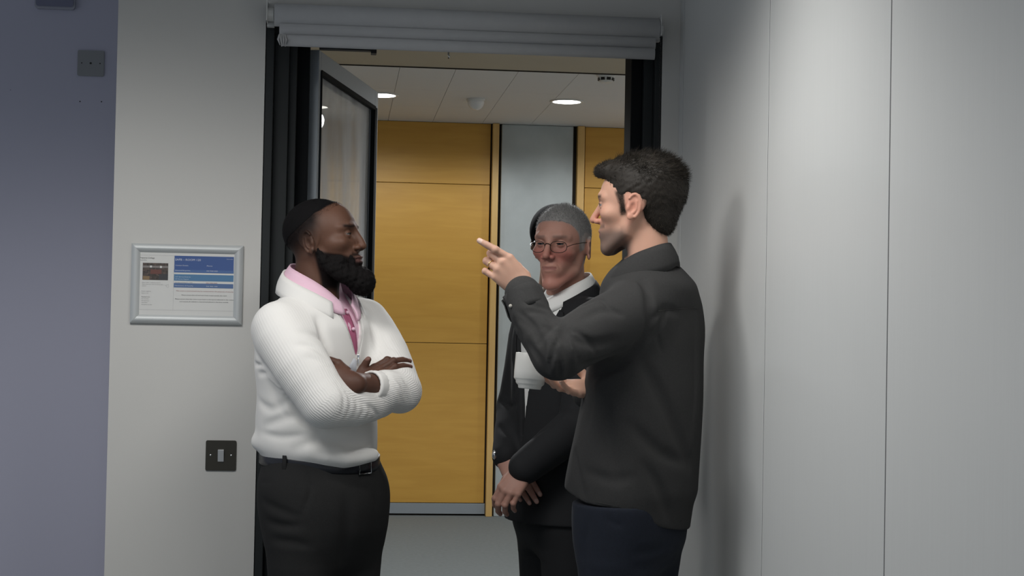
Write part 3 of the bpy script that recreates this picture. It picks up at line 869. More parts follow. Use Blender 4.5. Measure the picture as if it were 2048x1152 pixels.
# ------------------------------------------------------------------ hands
FIN = {'index': ((.0270, .090, .002), (.043, .026, .022), .0092), 'middle': ((.0065, .095, .004), (.047, .030, .023), .0094),
       'ring': ((-.0140, .090, .002), (.043, .028, .023), .0088), 'little': ((-.0325, .080, -.003), (.034, .021, .020), .0078)}
def hand(wrist, fdir, back, side, curl, thumb, sc=1.0, arm=None, spread=0.0, h=.0017, arm_r=(.027, .034)):
    """side +1: thumb lies towards local +x. curl: finger -> three bend angles (deg). thumb: four local points.
    returns verts, faces, nail centres (world)"""
    y = unit(fdir); z = unit(np.asarray(back, float) - y*(np.asarray(back, float) @ y)); x = np.cross(y, z)*side
    W = lambda p: np.asarray(wrist) + sc*(p[0]*x + p[1]*y + p[2]*z)
    chains, nails = [], []
    for nm, (m0, ln, r) in FIN.items():
        p = np.array(m0); ang = 0.0; pts = [p.copy()]; sp = math.radians(spread[nm] if isinstance(spread, dict) else spread*{'index': 1, 'middle': .2, 'ring': -.5, 'little': -1.2}[nm])
        for q, l in zip(curl[nm], ln):
            ang += math.radians(q); p = p + l*np.array([math.sin(sp)*math.cos(ang), math.cos(sp)*math.cos(ang), -math.sin(ang)]); pts.append(p.copy())
        chains.append((nm, [W(q) for q in pts], [r*1.12*sc, r*1.06*sc, r*.98*sc, r*.80*sc]))
        nn = np.array([0, math.sin(ang), math.cos(ang)])
        nails.append((W(pts[-1]-(pts[-1]-pts[-2])*.12 + nn*r*.75), r*.85*sc))
    th = [W(q) for q in thumb]
    allp = np.array([p for _, c, _ in chains for p in c] + th + [np.asarray(wrist)] + ([] if arm is None else [np.asarray(arm)]))
    fd = Field(allp.min(0)-.045, allp.max(0)+.045, h)
    if arm is not None: fd.tube([wrist, arm], [arm_r[0]*sc, arm_r[1]*sc], flat=(z, 1.25))
    fd.tube([W((0, -.01, 0)), W((0, .02, 0))], [.026*sc, .027*sc], k=.01, flat=(z, 1.35))
    for nm, c, r in chains:
        bx = {'index': .016, 'middle': .004, 'ring': -.009, 'little': -.019}[nm]
        fd.tube([W((bx, .008, -.002)), c[0]], [.0145*sc, r[0]*1.18], k=.012)
    fd.ell(W((0.0, .055, -.004)), (.034*sc, .042*sc, .0135*sc), k=.012, R=np.stack([x, y, z]))
    fd.tube([W((.010, .018, -.010)), th[0], th[1]], [.014*sc, .0150*sc, .0118*sc], k=.012)
    fd.tube(th[1:], [.0112*sc, .0105*sc, .0085*sc][:len(th)-1], k=.004)
    nails.append((th[-1]-(th[-1]-th[-2])*.1 + z*.006*sc, .009*sc))
    for nm, c, r in chains:
        fd.tube(c, r, k=.0035)
        fd.ell(c[1]+z*.002, (r[1]*1.06,)*3, k=.003)
    if max(curl['middle']) < 60:
        for nm, c, r in chains: fd.crease([W((.0, .02, .013)), c[0]+z*.010*sc], -.0008, .003)
    v, f = fd.mesh(1)
    return v, f, nails

def nail_color(v, col, nails, tint):
    for c, r in nails:
        d = np.linalg.norm(v-c, axis=1); m = sstep(r*1.05, r*.75, d)[:, None]
        col = col*(1-m) + np.array(tint)*m
    return col

def merge(parts):
    """[(v, f, col)] -> one"""
    V, Fq, C, n = [], [], [], 0
    for v, f, c in parts:
        V.append(v); Fq.append(f+n); n += len(v); C.append(np.broadcast_to(np.asarray(c, float), (len(v), 3)))
    return np.concatenate(V), np.concatenate(Fq), np.concatenate(C)

def strip_mesh(rows, th=.0035):
    """cloth sheet from rows of points (each row the same count), given a thickness"""
    R_ = np.asarray(rows, float); m, n = R_.shape[:2]; v = R_.reshape(-1, 3)
    f = np.array([(i*n+j, i*n+j+1, (i+1)*n+j+1, (i+1)*n+j) for i in range(m-1) for j in range(n-1)])
    nn = normals(v, f); v2 = np.concatenate([v+nn*th/2, v-nn*th/2]); N = m*n
    fs = [f, f[:, ::-1]+N]; e = []
    bd = [i for i in range(n)] + [i*n+n-1 for i in range(1, m)] + [(m-1)*n+j for j in range(n-2, -1, -1)] + [i*n for i in range(m-2, 0, -1)]
    for a, b in zip(bd, bd[1:]+bd[:1]): e.append((b, a, a+N, b+N))
    return v2, np.concatenate(fs+[np.array(e)])

def vcol_mat(name, rough=.5, sss=.15, spec=.4, bump=.0, bscale=300, noise=0.0):
    m, nt, b = new_mat(name)
    at_ = nt.nodes.new('ShaderNodeAttribute'); at_.attribute_name = 'Col'
    nt.links.new(at_.outputs['Color'], b.inputs['Base Color'])
    b.inputs['Roughness'].default_value = rough; b.inputs['Specular IOR Level'].default_value = spec
    if sss:
        b.inputs['Subsurface Weight'].default_value = sss; b.inputs['Subsurface Radius'].default_value = (1, .4, .25); b.inputs['Subsurface Scale'].default_value = .006
    if sss:      # hair-covered skin is matte
        bw = nt.nodes.new('ShaderNodeRGBToBW'); nt.links.new(at_.outputs['Color'], bw.inputs[0])
        k1 = nt.nodes.new('ShaderNodeMath'); k1.operation = 'MULTIPLY'; k1.inputs[1].default_value = 15.0; k1.use_clamp = True
        k2 = nt.nodes.new('ShaderNodeMath'); k2.operation = 'MULTIPLY'; k2.inputs[1].default_value = spec
        k3 = nt.nodes.new('ShaderNodeMath'); k3.operation = 'MULTIPLY'; k3.inputs[1].default_value = sss
        nt.links.new(bw.outputs[0], k1.inputs[0]); nt.links.new(k1.outputs[0], k2.inputs[0]); nt.links.new(k1.outputs[0], k3.inputs[0])
        nt.links.new(k2.outputs[0], b.inputs['Specular IOR Level']); nt.links.new(k3.outputs[0], b.inputs['Subsurface Weight'])
    if bump:
        tc = nt.nodes.new('ShaderNodeTexCoord'); n2 = nt.nodes.new('ShaderNodeTexNoise'); n2.inputs['Scale'].default_value = bscale; n2.inputs['Detail'].default_value = 4
        nt.links.new(tc.outputs['Object'], n2.inputs[0]); bp = nt.nodes.new('ShaderNodeBump'); bp.inputs['Strength'].default_value = bump; bp.inputs['Distance'].default_value = .001
        nt.links.new(n2.outputs[0], bp.inputs['Height']); nt.links.new(bp.outputs[0], b.inputs['Normal'])
    return m
M['skin'] = vcol_mat('skin', .52, .18, .32, .25, 420)
M['lash'] = mat('lashes', (.012, .010, .009), .8)
M['eye'] = vcol_mat('eyeball', .08, 0, .5)
M['hair'] = vcol_mat('hair', .6, 0, .3)
M['beard'] = vcol_mat('matte_hair', .85, 0, .06)

def rib_mat(name, color, pitch=.0062, strength=.6):
    """knit: lengthwise ribs follow the attribute 'rib' (metres around the sleeve), weight 'ribw'"""
    m, nt, b = new_mat(name)
    b.inputs['Base Color'].default_value = (*color, 1); b.inputs['Roughness'].default_value = .85; b.inputs['Specular IOR Level'].default_value = .15
    b.inputs['Sheen Weight'].default_value = .15
    a = nt.nodes.new('ShaderNodeAttribute'); a.attribute_name = 'rib'; w_ = nt.nodes.new('ShaderNodeAttribute'); w_.attribute_name = 'ribw'
    m1 = nt.nodes.new('ShaderNodeMath'); m1.operation = 'MULTIPLY'; m1.inputs[1].default_value = 2*math.pi/pitch
    s = nt.nodes.new('ShaderNodeMath'); s.operation = 'SINE'; m2 = nt.nodes.new('ShaderNodeMath'); m2.operation = 'MULTIPLY'
    nt.links.new(a.outputs['Fac'], m1.inputs[0]); nt.links.new(m1.outputs[0], s.inputs[0]); nt.links.new(s.outputs[0], m2.inputs[0]); nt.links.new(w_.outputs['Fac'], m2.inputs[1])
    bp = nt.nodes.new('ShaderNodeBump'); bp.inputs['Strength'].default_value = strength; bp.inputs['Distance'].default_value = .0012
    nt.links.new(m2.outputs[0], bp.inputs['Height']); nt.links.new(bp.outputs[0], b.inputs['Normal'])
    return m

def arm_coord(v, chains):
    """metres around the nearest arm chain and how close the vertex is to that sleeve"""
    best = np.full(len(v), 9.0); u = np.zeros(len(v)); rel = np.full(len(v), 9.0)
    for pts, rad, ref in chains:
        pts, rad = smooth_chain(np.asarray(pts, float), np.asarray(rad, float), 6)
        X_ = np.asarray(ref, float)
        for i in range(len(pts)-1):
            a, b = pts[i], pts[i+1]; t_ = unit(b-a); X_ = unit(X_ - t_*(X_ @ t_)); Y_ = np.cross(t_, X_)
            q = v-a; L = np.linalg.norm(b-a); s = np.clip(q @ t_, 0, L); w_ = q - np.outer(s, t_)
            d = np.linalg.norm(w_, axis=1); rr = rad[i]
            g = d-rr; m = g < best
            best[m] = g[m]; u[m] = (np.arctan2(w_ @ Y_, w_ @ X_)*.062)[m]
    return u, best

def cray(fd, pts, depth, width):
    """fold in the cloth: the polyline is dropped onto the surface that faces the room"""
    q = []
    for a, b in pts:
        o = J(a, b, -1.6); q.append(fd.hit(o, J(a, b, .0)-o, 2.4))
    q = np.array(q)
    if len(q) > 1 and np.abs(np.diff(q[:, 1])).max() < .25: fd.crease(q, depth, width)

def collar_mesh(spec, mat_, name, th, root, c0, f2, r2, rows=5, bulge=.004):
    """spec rows: angle round the neck, top radius, top z, bottom radius, bottom z"""
    S_ = np.array(spec, float); tt = np.linspace(0, len(S_)-1, 44); cols = [np.interp(tt, range(len(S_)), S_[:, j]) for j in range(5)]
    R_ = []
    for i in range(rows):
        w_ = i/(rows-1); R_.append([ring(c0, f2, r2, -a, (1-w_)*rt_ + w_*rb_ + bulge*math.sin(math.pi*w_), (1-w_)*zt_ + w_*zb_) for a, rt_, zt_, rb_, zb_ in zip(*cols)])
    R_ = np.array(R_)
    for _ in range(3): R_[:, 1:-1] = .5*R_[:, 1:-1] + .25*(R_[:, :-2]+R_[:, 2:])
    v, f = strip_mesh(R_, th); return mesh_np(name, v, f, mat_, root)

# ------------------------------------------------------------------ person with the white cardigan
def secs(rows, Y, shrink=0.0):
    out = []
    for py, px, a, b in rows:
        p = J(px, py, Y); out.append((p[2], p[0], p[1], a-shrink, b-shrink))
    return out
def ring(c, f_, r_, th, rad, z, sq=1.0):
    """point around a neck axis: angle th (deg) from the front towards the figure's right"""
    a = math.radians(th); p = c + rad*(math.cos(a)*np.append(f_, 0)*sq + math.sin(a)*np.append(r_, 0)); p[2] = z; return p
def legs(fd, hip_r, hip_l, knee_r, knee_l, ank_r, ank_l, rads, k=.03):
    fd.tube([hip_r, knee_r, ank_r], rads, k=k, sub=3); fd.tube([hip_l, knee_l, ank_l], rads, k=k, sub=3)
def shoe(name, heel, toe_dir, mat_, parent, L=.285):
    d = unit(np.append(toe_dir, 0)); h0 = np.array([heel[0], heel[1], 0.0])
    fd = Field(h0 + np.minimum(0, d*L) - np.array([.08, .08, .02]), h0 + np.maximum(0, d*L) + np.array([.08, .08, .16]), .006)
    fd.tube([h0 + [0, 0, .045], h0 + d*.10 + [0, 0, .045], h0 + d*.20 + [0, 0, .035], h0 + d*(L-.05) + [0, 0, .028]], [.040, .042, .044, .034], k=.01)
    fd.tube([h0 + d*.01 + [0, 0, .05], h0 + d*.005 + [0, 0, .12]], [.042, .042], k=.02)
    fd.cut((0, 0, -1), (0, 0, .002)); v, f = fd.mesh(1)
    return mesh_np(name, v, f, mat_, parent)

def person_A():
    f2 = unit((.77, -.64)); r2 = np.array([f2[1], -f2[0]]); l2 = -r2
    YA = -.30
    base = J(642, 1000, YA); base[2] = 0
    root = empty('person', base, 'bearded man in white ribbed cardigan over pink shirt with arms folded', 'person')
    # ---- head
    HO = J(651, 481, -.325); HF = frame((math.cos(math.radians(20)), -math.sin(math.radians(20)), .165), (0, 0, 1)); S = 1.0
    X = lambda v: HO + (np.asarray(v)*S) @ HF
    P = dict(eye=.0037, sclera=(.15, .13, .12), nosew=1.25, nose=-.003, lips=1.3, mouth=.0028, neckr=.064, neck0=(0, -.030, -.055), neck1=(0, -.052, -.20), jaw=1.04, gaze=(-.1, 1, .05), folds=.7)
    hv, hf = head_mesh(P)
    x, y, z = hv.T
    skin = np.array((.118, .056, .035)); c = np.tile(skin, (len(hv), 1))
    c *= (1 + .10*wav(hv, 60, 3))[:, None]
    c = c*(1 - .22*sstep(-.03, -.09, y)[:, None])
    zl = np.where(y > -.015, .060 + (y+.015)/.075*.042, .060 + (y+.015)/.095*.062)
    s = z - zl + .003*wav(hv, 120, 5)
    hairc = np.array((.008, .0075, .008))
    m = np.maximum(sstep(-.004, .006, s), .95*sstep(-.105, -.012, s)*sstep(.030, -.008, y)*sstep(-.085, -.03, z + .25*np.maximum(0, -y-.02)))
    m *= sstep(.062, .050, y)
    c = c*(1-m[:, None]) + hairc*m[:, None]
    # brows, moustache, stubble round the mouth
    br = np.exp(-((z-.0235-.12*np.abs(np.abs(x)-.032))/.0048)**2)*sstep(.010, .016, np.abs(x))*sstep(.056, .048, np.abs(x))*(y > .05)
    ms = np.exp(-((z+.0545)/.0065)**2)*sstep(.034, .026, np.abs(x))*(y > .07)*.9
    ms = np.maximum(ms, np.exp(-((np.abs(x)-.031)/.006)**2)*sstep(-.048, -.058, z)*(y > .05)*.95)
    ms = np.maximum(ms, sstep(-.083, -.092, z)*(y > .02))
    ms = np.maximum(ms, .96*sstep(.004, -.008, z + .030 + .33*np.maximum(y, -.02) + .002*wav(hv, 200, 8))*sstep(-.016, -.004, y)*sstep(-.16, -.13, z))
    lip = np.exp(-((z+.068)/.0085)**4)*sstep(.026, .021, np.abs(x))*(y > .078)
    c = c*(1-.92*br[:, None]) + hairc*.92*br[:, None]
    c = c*(1-ms[:, None]) + hairc*ms[:, None]
    c = c*(1-.8*lip[:, None]) + np.array((.115, .052, .045))*.8*lip[:, None]
    parts = [(X(hv), hf, c)]
    hn = normals(hv, hf); pe = np.random.default_rng(19).choice(np.where((s > -.014) & (s < .008) & (y < .056) & (y > -.12))[0], 4500)
    EV, EF = strands(hv[pe], hn[pe], hn[pe]*.7+np.array([0, .1, -.35]), .0045, .0004, 2, .5, seed=18)
    pk = np.random.default_rng(9).choice(np.where(np.maximum(ms, m*.8) > .55)[0], 7000)
    SV, SF = strands(hv[pk], hn[pk], hn[pk]+np.array([0, -.1, -.5]), .0030, .00035, 2, .5, seed=8)
    eyeballs('eyeball', P, X, root, (.03, .015, .008))
    # teeth just inside the open lips
    tv = MB()
    for k in range(-3, 4): tv.box((k*.0062-.0028, .0835-abs(k)*.0011, -.0665), (k*.0062+.0028, .0885-abs(k)*.0011, -.0610))
    tv.v = [tuple(q) for q in X(np.array(tv.v))]; tv.build('teeth', mat('teeth', (.55, .5, .42), .3), root)
    # ---- cap of cropped hair
    fd = Field((-.1, -.14, -.03), (.1, .09, .14), .0024)
    fd.ell((0, -.0203, .0342), (.0776, .0996, .0858))
    def reg(x, y, z):
        zl = np.where(y > -.015, .060 + (y+.015)/.075*.042, .060 + (y+.015)/.095*.062) + .003*np.sin(x*140)
        return np.maximum(-(z-zl)*.85, (y-.0545-.004*np.cos(x*45)))
    fd.put(reg, (-.1, -.14, -.03), (.1, .09, .14), .004, 'i'); fd.ripple(.0009, 900, 2)
    v, f = fd.mesh(1); n = normals(v, f); pk = np.random.default_rng(1).choice(len(v), 5200)
    sv, sf = strands(v[pk], n[pk], n[pk]+np.array([0, .3, .0]), .0035, .0004, 2, .5, seed=3)
    V, Fq, C = merge([(X(v), f, hairc), (X(sv), sf, (.016, .014, .013)), (X(EV), EF, (.010, .009, .009))]); mesh_np('hair', V, Fq, M['beard'], root, col=C)
    # ---- beard
    fd = Field((-.1, -.05, -.20), (.1, .16, .0), .0024)
    for s_ in (-1, 1):
        fd.tube([(s_*.0695, -.002, -.030), (s_*.064, .012, -.062), (s_*.052, .036, -.092), (s_*.026, .072, -.116), (0, .088, -.124)], [.006, .014, .021, .027, .032], k=.012, sub=3)
        fd.ell((s_*.049, .036, -.070), (.016, .034, .024), k=.016)
        fd.tube([(s_*.031, .079, -.060), (s_*.032, .078, -.085), (s_*.02, .085, -.11)], [.006, .009, .016], k=.01)
    fd.ell((0, .090, -.134), (.035, .035, .036), k=.015)
    fd.ell((0, .093, -.101), (.016, .010, .012), k=.012)
    fd.ell((0, .098, -.071), (.0235, .018, .018), k=.006, op='s')
    fd.ripple(.0035, 420, 4); fd.ripple(.002, 900, 5)
    v, f = fd.mesh(1); n = normals(v, f); pk = np.random.default_rng(2).choice(len(v), 7000)
    sv, sf = strands(v[pk], n[pk], n[pk]*.8+np.array([0, .1, -.5]), .0055, .00042, 3, .55, curl=.9, seed=5)
    V, Fq, C = merge([(X(v), f, (.010, .009, .009)), (X(sv), sf, (.013, .011, .011)), (X(SV), SF, (.012, .011, .011))]); mesh_np('beard', V, Fq, M['beard'], root, col=C)

    # ---- joints
    sh_r = J(560, 658, -.430); el_r = J(652, 806, -.535); wr_r = J(757, 803, -.425)
    sh_l = J(728, 648, -.165); el_l = J(799, 782, -.375); wr_l = J(700, 766, -.535)
    rows = [(570, 630, .070, .066), (588, 631, .098, .078), (608, 633, .136, .096), (630, 634, .174, .118), (660, 634, .198, .138), (720, 632, .196, .146), (790, 634, .186, .148), (850, 634, .186, .156), (893, 637, .178, .154), (925, 639, .168, .148)]
    # ---- cardigan
    lo = J(470, 940, -.7); hi = J(870, 530, .05)
    fd = Field((lo[0]-.02, -.72, lo[2]-.02), (hi[0]+.02, .05, 1.60), .0042)
    fd.loft(secs(rows, YA), l2, f2)
    top = J(634, 560, YA)
    fd.tube([sh_r + [0.045, .035, .015], sh_r, .5*(sh_r+el_r)+[-.004, -.01, 0], el_r], [.050, .077, .078, .066], k=.040, sub=3)
    fd.tube([sh_l + [-.045, -.035, .015], sh_l, .5*(sh_l+el_l)+[.008, 0, .004], el_l], [.050, .074, .070, .060], k=.040, sub=3)
    # bloused hem above the belt
    hemc = [J(516, 884, -.36), J(560, 893, -.42), J(620, 903, -.46), J(690, 917, -.45), J(745, 910, -.40)]
    fd.tube(hemc, [.018, .020, .022, .022, .018], k=.03, sub=2)
    # forearms: far hand's sleeve lies over the near one
    fr = el_r + (wr_r-el_r)*1.0
    fd.tube([el_r, .5*(el_r+fr)+[0, -.008, -.006], fr], [.064, .060, .046], k=.018, sub=2)
    cl = el_l + (wr_l-el_l)*.60; ce = cl + unit(el_l-cl)*.038
    fd.tube([el_l, .5*(el_l+cl)+[.0, -.004, -.004], ce], [.058, .056, .041], k=.014, sub=2)
    # folds in the cloth
    cr = lambda pts, Y, dep, wd: cray(fd, pts, dep, wd)
    cr([(636, 640), (650, 680), (666, 725), (688, 752)], 0, .026, .011)
    cr([(598, 664), (625, 668), (648, 690)], 0, .007, .008); cr([(590, 690), (628, 695), (655, 718)], 0, .006, .009); cr([(612, 715), (645, 722), (668, 742)], 0, .004, .008)
    cr([(502, 700), (530, 735), (560, 775), (588, 815), (610, 845)], 0, .028, .012)
    cr([(492, 722), (510, 728), (528, 730)], 0, .008, .007); cr([(508, 745), (520, 747), (534, 746)], 0, .007, .007)
    cr([(518, 800), (540, 818), (560, 812), (578, 800)], 0, .008, .012); cr([(528, 852), (565, 838), (600, 835), (640, 862)], 0, .010, .013)
    cr([(590, 898), (640, 880), (700, 882), (735, 868)], 0, .008, .014); cr([(525, 865), (560, 874), (610, 870)], 0, .006, .010); cr([(640, 905), (690, 902), (740, 885)], 0, .006, .010)
    cr([(545, 770), (552, 800), (575, 835)], 0, .005, .012)
    for i in range(6):      # bunched sleeve near the elbow crook and wrist
        x0 = 672+i*13; cr([(x0, 764+i*9), (x0+16, 795+i*7), (x0+6, 838)], 0, .0045+.0015*(i % 2), .0052)
    for i in range(5):
        x0 = 766+i*13; cr([(x0-14, 755), (x0, 775), (x0+10, 803)], 0, .0045, .0048)
    cr([(737, 640), (752, 672), (757, 705)], 0, .010, .011); cr([(765, 668), (775, 690), (792, 700)], 0, .005, .008); cr([(772, 700), (790, 715), (812, 722)], 0, .004, .008)
    # zip opening
    zt, zb = 1.56, J(716, 712, -.45)[2]
    cc = J(634, 640, YA)
    mid = cc + np.append(f2, 0)*.12
    def vee(x, y, z):
        u = (x-cc[0])*l2[0] + (y-cc[1])*l2[1]; w_ = (x-cc[0])*f2[0] + (y-cc[1])*f2[1]
        hw = .004 + .062*np.clip((z-zb)/(1.50-zb), 0, 1.3)**.85
        return np.maximum(np.maximum(np.abs(u-.004)-hw, zb-z), .02-w_)*.8
    def surf(u, z_, off=0.0):
        o = np.array([cc[0]+f2[0]*.35+l2[0]*u, cc[1]+f2[1]*.35+l2[1]*u, z_]); return fd0.hit(o, -np.append(f2, 0)) + np.append(f2, 0)*off
    fd0 = Field.__new__(Field); fd0.__dict__.update(fd.__dict__); fd0.d = fd.d.copy()
    fd.put(vee, (mid[0]-.25, mid[1]-.25, zb), (mid[0]+.25, mid[1]+.25, 1.6), .004, 's')
    fd.crease([mid + np.append(f2, 0)*.03 + [0, 0, -.02+0*i] for i in (0, 1)], 0, .01) if False else None
    zl_ = [J(717, 714, -.43), J(727, 760, -.44), J(745, 840, -.44), J(752, 900, -.43)]
    fd.crease(zl_, .003, .004)
    v, f = fd.mesh(2)
    ch_r = ([sh_r, .5*(sh_r+el_r)+[-.004, -.01, 0], el_r, .5*(el_r+fr)+[0, -.008, -.006], fr], [.084, .079, .066, .060, .046], (-.3, -1, -.2))
    ch_l = ([sh_l, .5*(sh_l+el_l), el_l, cl], [.080, .070, .060, .043], (.3, -1, -.1))
    u, g = arm_coord(v, [ch_r, ch_l])
    wt = sstep(.030, .004, g)*(.25 + .75*sstep(1.38, 1.18, v[:, 2]))
    M['knit'] = rib_mat('white_knit', (.80, .785, .755), .0066, .32)
    mesh_np('cardigan', v, f, M['knit'], root, attrs={'rib': u, 'ribw': wt})
    # cuff band of the far sleeve
    d_ = unit(cl-el_l); b = MB(); a1 = unit(np.cross(d_, (0, 0, 1))); a2 = np.cross(d_, a1); n_ = 40; rows_ = []
    for s_, rr in ((-.040, .0420), (-.034, .0440), (-.006, .0435), (.003, .0415), (.002, .036), (-.012, .034)):
        rows_.append([cl + d_*s_ + (rr + .0009*(j % 2))*(math.cos(2*math.pi*j/n_)*a1 + math.sin(2*math.pi*j/n_)*a2) for j in range(n_)])
    b.add([p for r_ in rows_ for p in r_], [(i*n_+j, i*n_+(j+1) % n_, (i+1)*n_+(j+1) % n_, (i+1)*n_+j) for i in range(5) for j in range(n_)])
    b.build('cuff', mat('knit_cuff', (.78, .765, .735), .85), root, smooth=True)
    # stand collar of the cardigan, open at the front
    N0 = J(636, 572, YA)
    sp = [(-30, .116, 1.452, .130, 1.405), (-60, .110, 1.482, .130, 1.432), (-100, .104, 1.514, .124, 1.462), (-150, .096, 1.541, .114, 1.486), (-180, .094, 1.546, .112, 1.490), (-210, .096, 1.541, .114, 1.486),
          (-255, .104, 1.514, .124, 1.458), (-295, .112, 1.478, .130, 1.425), (-326, .120, 1.440, .134, 1.392)]
    collar = lambda sp_, m_, nm_, th_: collar_mesh(sp_, m_, nm_, th_, root, N0, f2, r2)
    collar(sp, mat('knit_collar', (.78, .765, .735), .85, bump=.2, bscale=500), 'cardigan_collar', .007)
    # ---- pink shirt
    M['pink'] = mat('pink_cotton', (.78, .52, .63), .75, noise=.04, nscale=60, bump=.1, bscale=700)
    M['pink_d'] = mat('deep_pink_cotton', (.45, .12, .22), .75)
    fd = Field((-.40, -.62, 1.00), (.30, .02, 1.56), .006)
    fd.loft(secs([(p, q, a-.012, b-.012) for p, q, a, b in rows if p < 800] + [(556, 636, .070, .068)], YA), l2, f2); fd.tube([top + [0, 0, -.03], top+[0, 0, .0]], [.07, .06], k=.03)
    v, f = fd.mesh(1); mesh_np('shirt', v, f, M['pink'], root)
    sp = [(-12, .104, 1.452, .124, 1.418), (-30, .096, 1.482, .122, 1.424), (-60, .088, 1.514, .112, 1.458), (-100, .083, 1.540, .104, 1.494), (-150, .080, 1.558, .098, 1.518), (-180, .080, 1.561, .097, 1.520), (-210, .080, 1.558, .098, 1.518),
          (-260, .083, 1.538, .104, 1.488), (-300, .088, 1.510, .112, 1.452), (-330, .098, 1.474, .124, 1.414), (-348, .106, 1.446, .128, 1.402)]
    collar(sp, M['pink'], 'shirt_collar', .004)
    # placket and buttons in the opening
    pl = []
    for i in range(9):
        w_ = i/8; z_ = 1.435*(1-w_) + (zb-.01)*w_
        pl.append([surf(s_, z_, -.009) for s_ in (-.014, -.004, .006, .016)])
    pl = np.array(pl)
    for _ in range(4): pl[1:-1] = .5*pl[1:-1] + .25*(pl[:-2]+pl[2:])
    v, f = strip_mesh(pl.transpose(1, 0, 2), .003); mesh_np('placket', v, f, M['pink_d'], root)
    for z_ in (1.425, 1.38):
        sphere_mb(surf(.002, z_, -.006), .0052, 12, 8).build('button', M['pink'], root, smooth=True)
    # zip: teeth tape and puller
    for sgn in (-1, 1):
        pts = []
        for i in range(14):
            z_ = zb + (1.42-zb)*i/13; hw = .004 + .062*((z_-zb)/(1.50-zb))**.85
            pts.append(surf(.004+sgn*hw, z_, -.002))
        pts = np.array(pts)
        for _ in range(4): pts[1:-1] = .5*pts[1:-1] + .25*(pts[:-2]+pts[2:])
        MB().tube(list(pts), .0022, 6).build('zip_tape', mat('zip_tape', (.60, .58, .56), .6), root, smooth=True)
    zp = surf(.004, zb-.002, .003)
    MB().box(zp-[.003, .003, .005], zp+[.003, .003, .005]).build('zip_slider', M['chrome'], root, bevel=.001)
    MB().box(zp-[.0018, .006, .020], zp+[.0018, .004-.006, -.006]).build('zip_puller', M['chrome'], root, bevel=.0008)
    q = [J(708, 716, -.476), J(714, 722, -.478), J(712, 752, -.482), J(692, 750, -.478), J(698, 732, -.478)]
    v, f = strip_mesh([[q[0], .5*(q[0]+q[1]), q[1]], [q[4], .5*(q[4]+q[1]), q[1]+(q[2]-q[1])*.5], [q[3], .5*(q[3]+q[2]), q[2]]], .004)
    mesh_np('grey_lining', v, f, mat('grey_lining', (.42, .43, .46), .8), root)

    # ---- hands and bare forearm
    ha = [None, None]
    c0 = np.array((.098, .046, .031)); nt = (.20, .105, .085)
    # far hand: wrist shows between cuff and near upper arm, fingers tucked behind it
    hd = unit(wr_l-el_l); wl = el_l + (wr_l-el_l)*.95
    v1, f1, n1 = hand(wl, J(640, 752, -.50)-wl, (-.1, -1, .25), 1, {k: (18, 25, 15) for k in FIN}, [(.030, .030, -.010), (.048, .058, -.014), (.052, .085, -.016), (.05, .105, -.018)], .98, arm=cl - hd*.05 + np.array([0, 0, .002]), arm_r=(.031, .036))
    # near hand: comes up between far forearm and chest, fingers over the far upper arm
    wr2 = J(704, 777, -.425)
    v2, f2_, n2 = hand(wr2, J(768, 740, -.395)-wr2, (-.40, -.62, .68), -1, {'index': (0, 26, 18), 'middle': (0, 24, 16), 'ring': (2, 22, 14), 'little': (4, 20, 12)},
                       [(.026, .040, .004), (.034, .060, .014), (.034, .074, .026), (.032, .082, .034)], 1.0, arm=J(700, 806, -.47), arm_r=(.028, .034))
    for v_, f_, n_ in ((v1, f1, n1), (v2, f2_, n2)):
        cc_ = np.tile(c0, (len(v_), 1))*(1+.12*wav(v_, 90, 4))[:, None]
        parts.append((v_, f_, nail_color(v_, cc_, n_, nt)))
    # ---- torso, limbs under the clothes
    hipr = J(604, 985, -.365); hipl = J(690, 985, -.245)
    kr = hipr + [.0, -.005, -.42]; kl = hipl + [.02, .0, -.42]; ar = np.array([kr[0]-.01, kr[1]+.02, .09]); al = np.array([kl[0]+.0, kl[1]+.02, .09])
    fd = Field((-.5, -.75, .02), (.4, .05, 1.56), .014)
    fd.loft(secs([(p, q, a-.035, b-.035) for p, q, a, b in rows], YA), l2, f2); fd.tube([HO + [-.03, 0, -.13], top + [0, 0, -.05]], [.05, .06], k=.02)
    fd.tube([sh_r, el_r, .6*fr+.4*el_r], [.055, .045, .03], k=.02); fd.tube([sh_l, el_l, .3*cl+.7*el_l], [.055, .045, .03], k=.02)
    fd.tube([J(640, 930, YA), J(642, 1010, YA)], [.11, .10], k=.03)
    legs(fd, hipr, hipl, kr, kl, ar, al, [.065, .045, .035])
    v, f = fd.mesh(1); parts.append((v, f, c0))
    V, Fq, C = merge(parts); mesh_np('body', V, Fq, M['skin'], root, col=C)

    # ---- trousers, belt, shoes
    M['trouser_a'] = mat('charcoal_wool', (.022, .022, .022), .95, noise=.15, nscale=300, bump=.2, bscale=900, spec=.2)
    fd = Field((-.45, -.68, .02), (.40, .06, 1.08), .0055)
    rt_ = [(900, 640, .168, .150), (925, 641, .170, .152), (960, 643, .178, .163), (1000, 645, .182, .170), (1045, 648, .172, .160), (1085, 650, .145, .135), (1125, 650, .100, .100), (1150, 650, .05, .06)]
    fd.loft(secs(rt_, YA), l2, f2)
    fd.tube([hipr + [0, -.01, 0], hipr + [.002, -.012, -.13], kr, ar - [0, 0, .045]], [.104, .100, .074, .060], k=.06, sub=4)
    fd.tube([hipl + [.012, 0, 0], hipl + [.012, 0, -.13], kl, al - [0, 0, .045]], [.104, .100, .074, .060], k=.06, sub=4)
    cr([(612, 940), (622, 975), (602, 1035)], -.55, .005, .006)
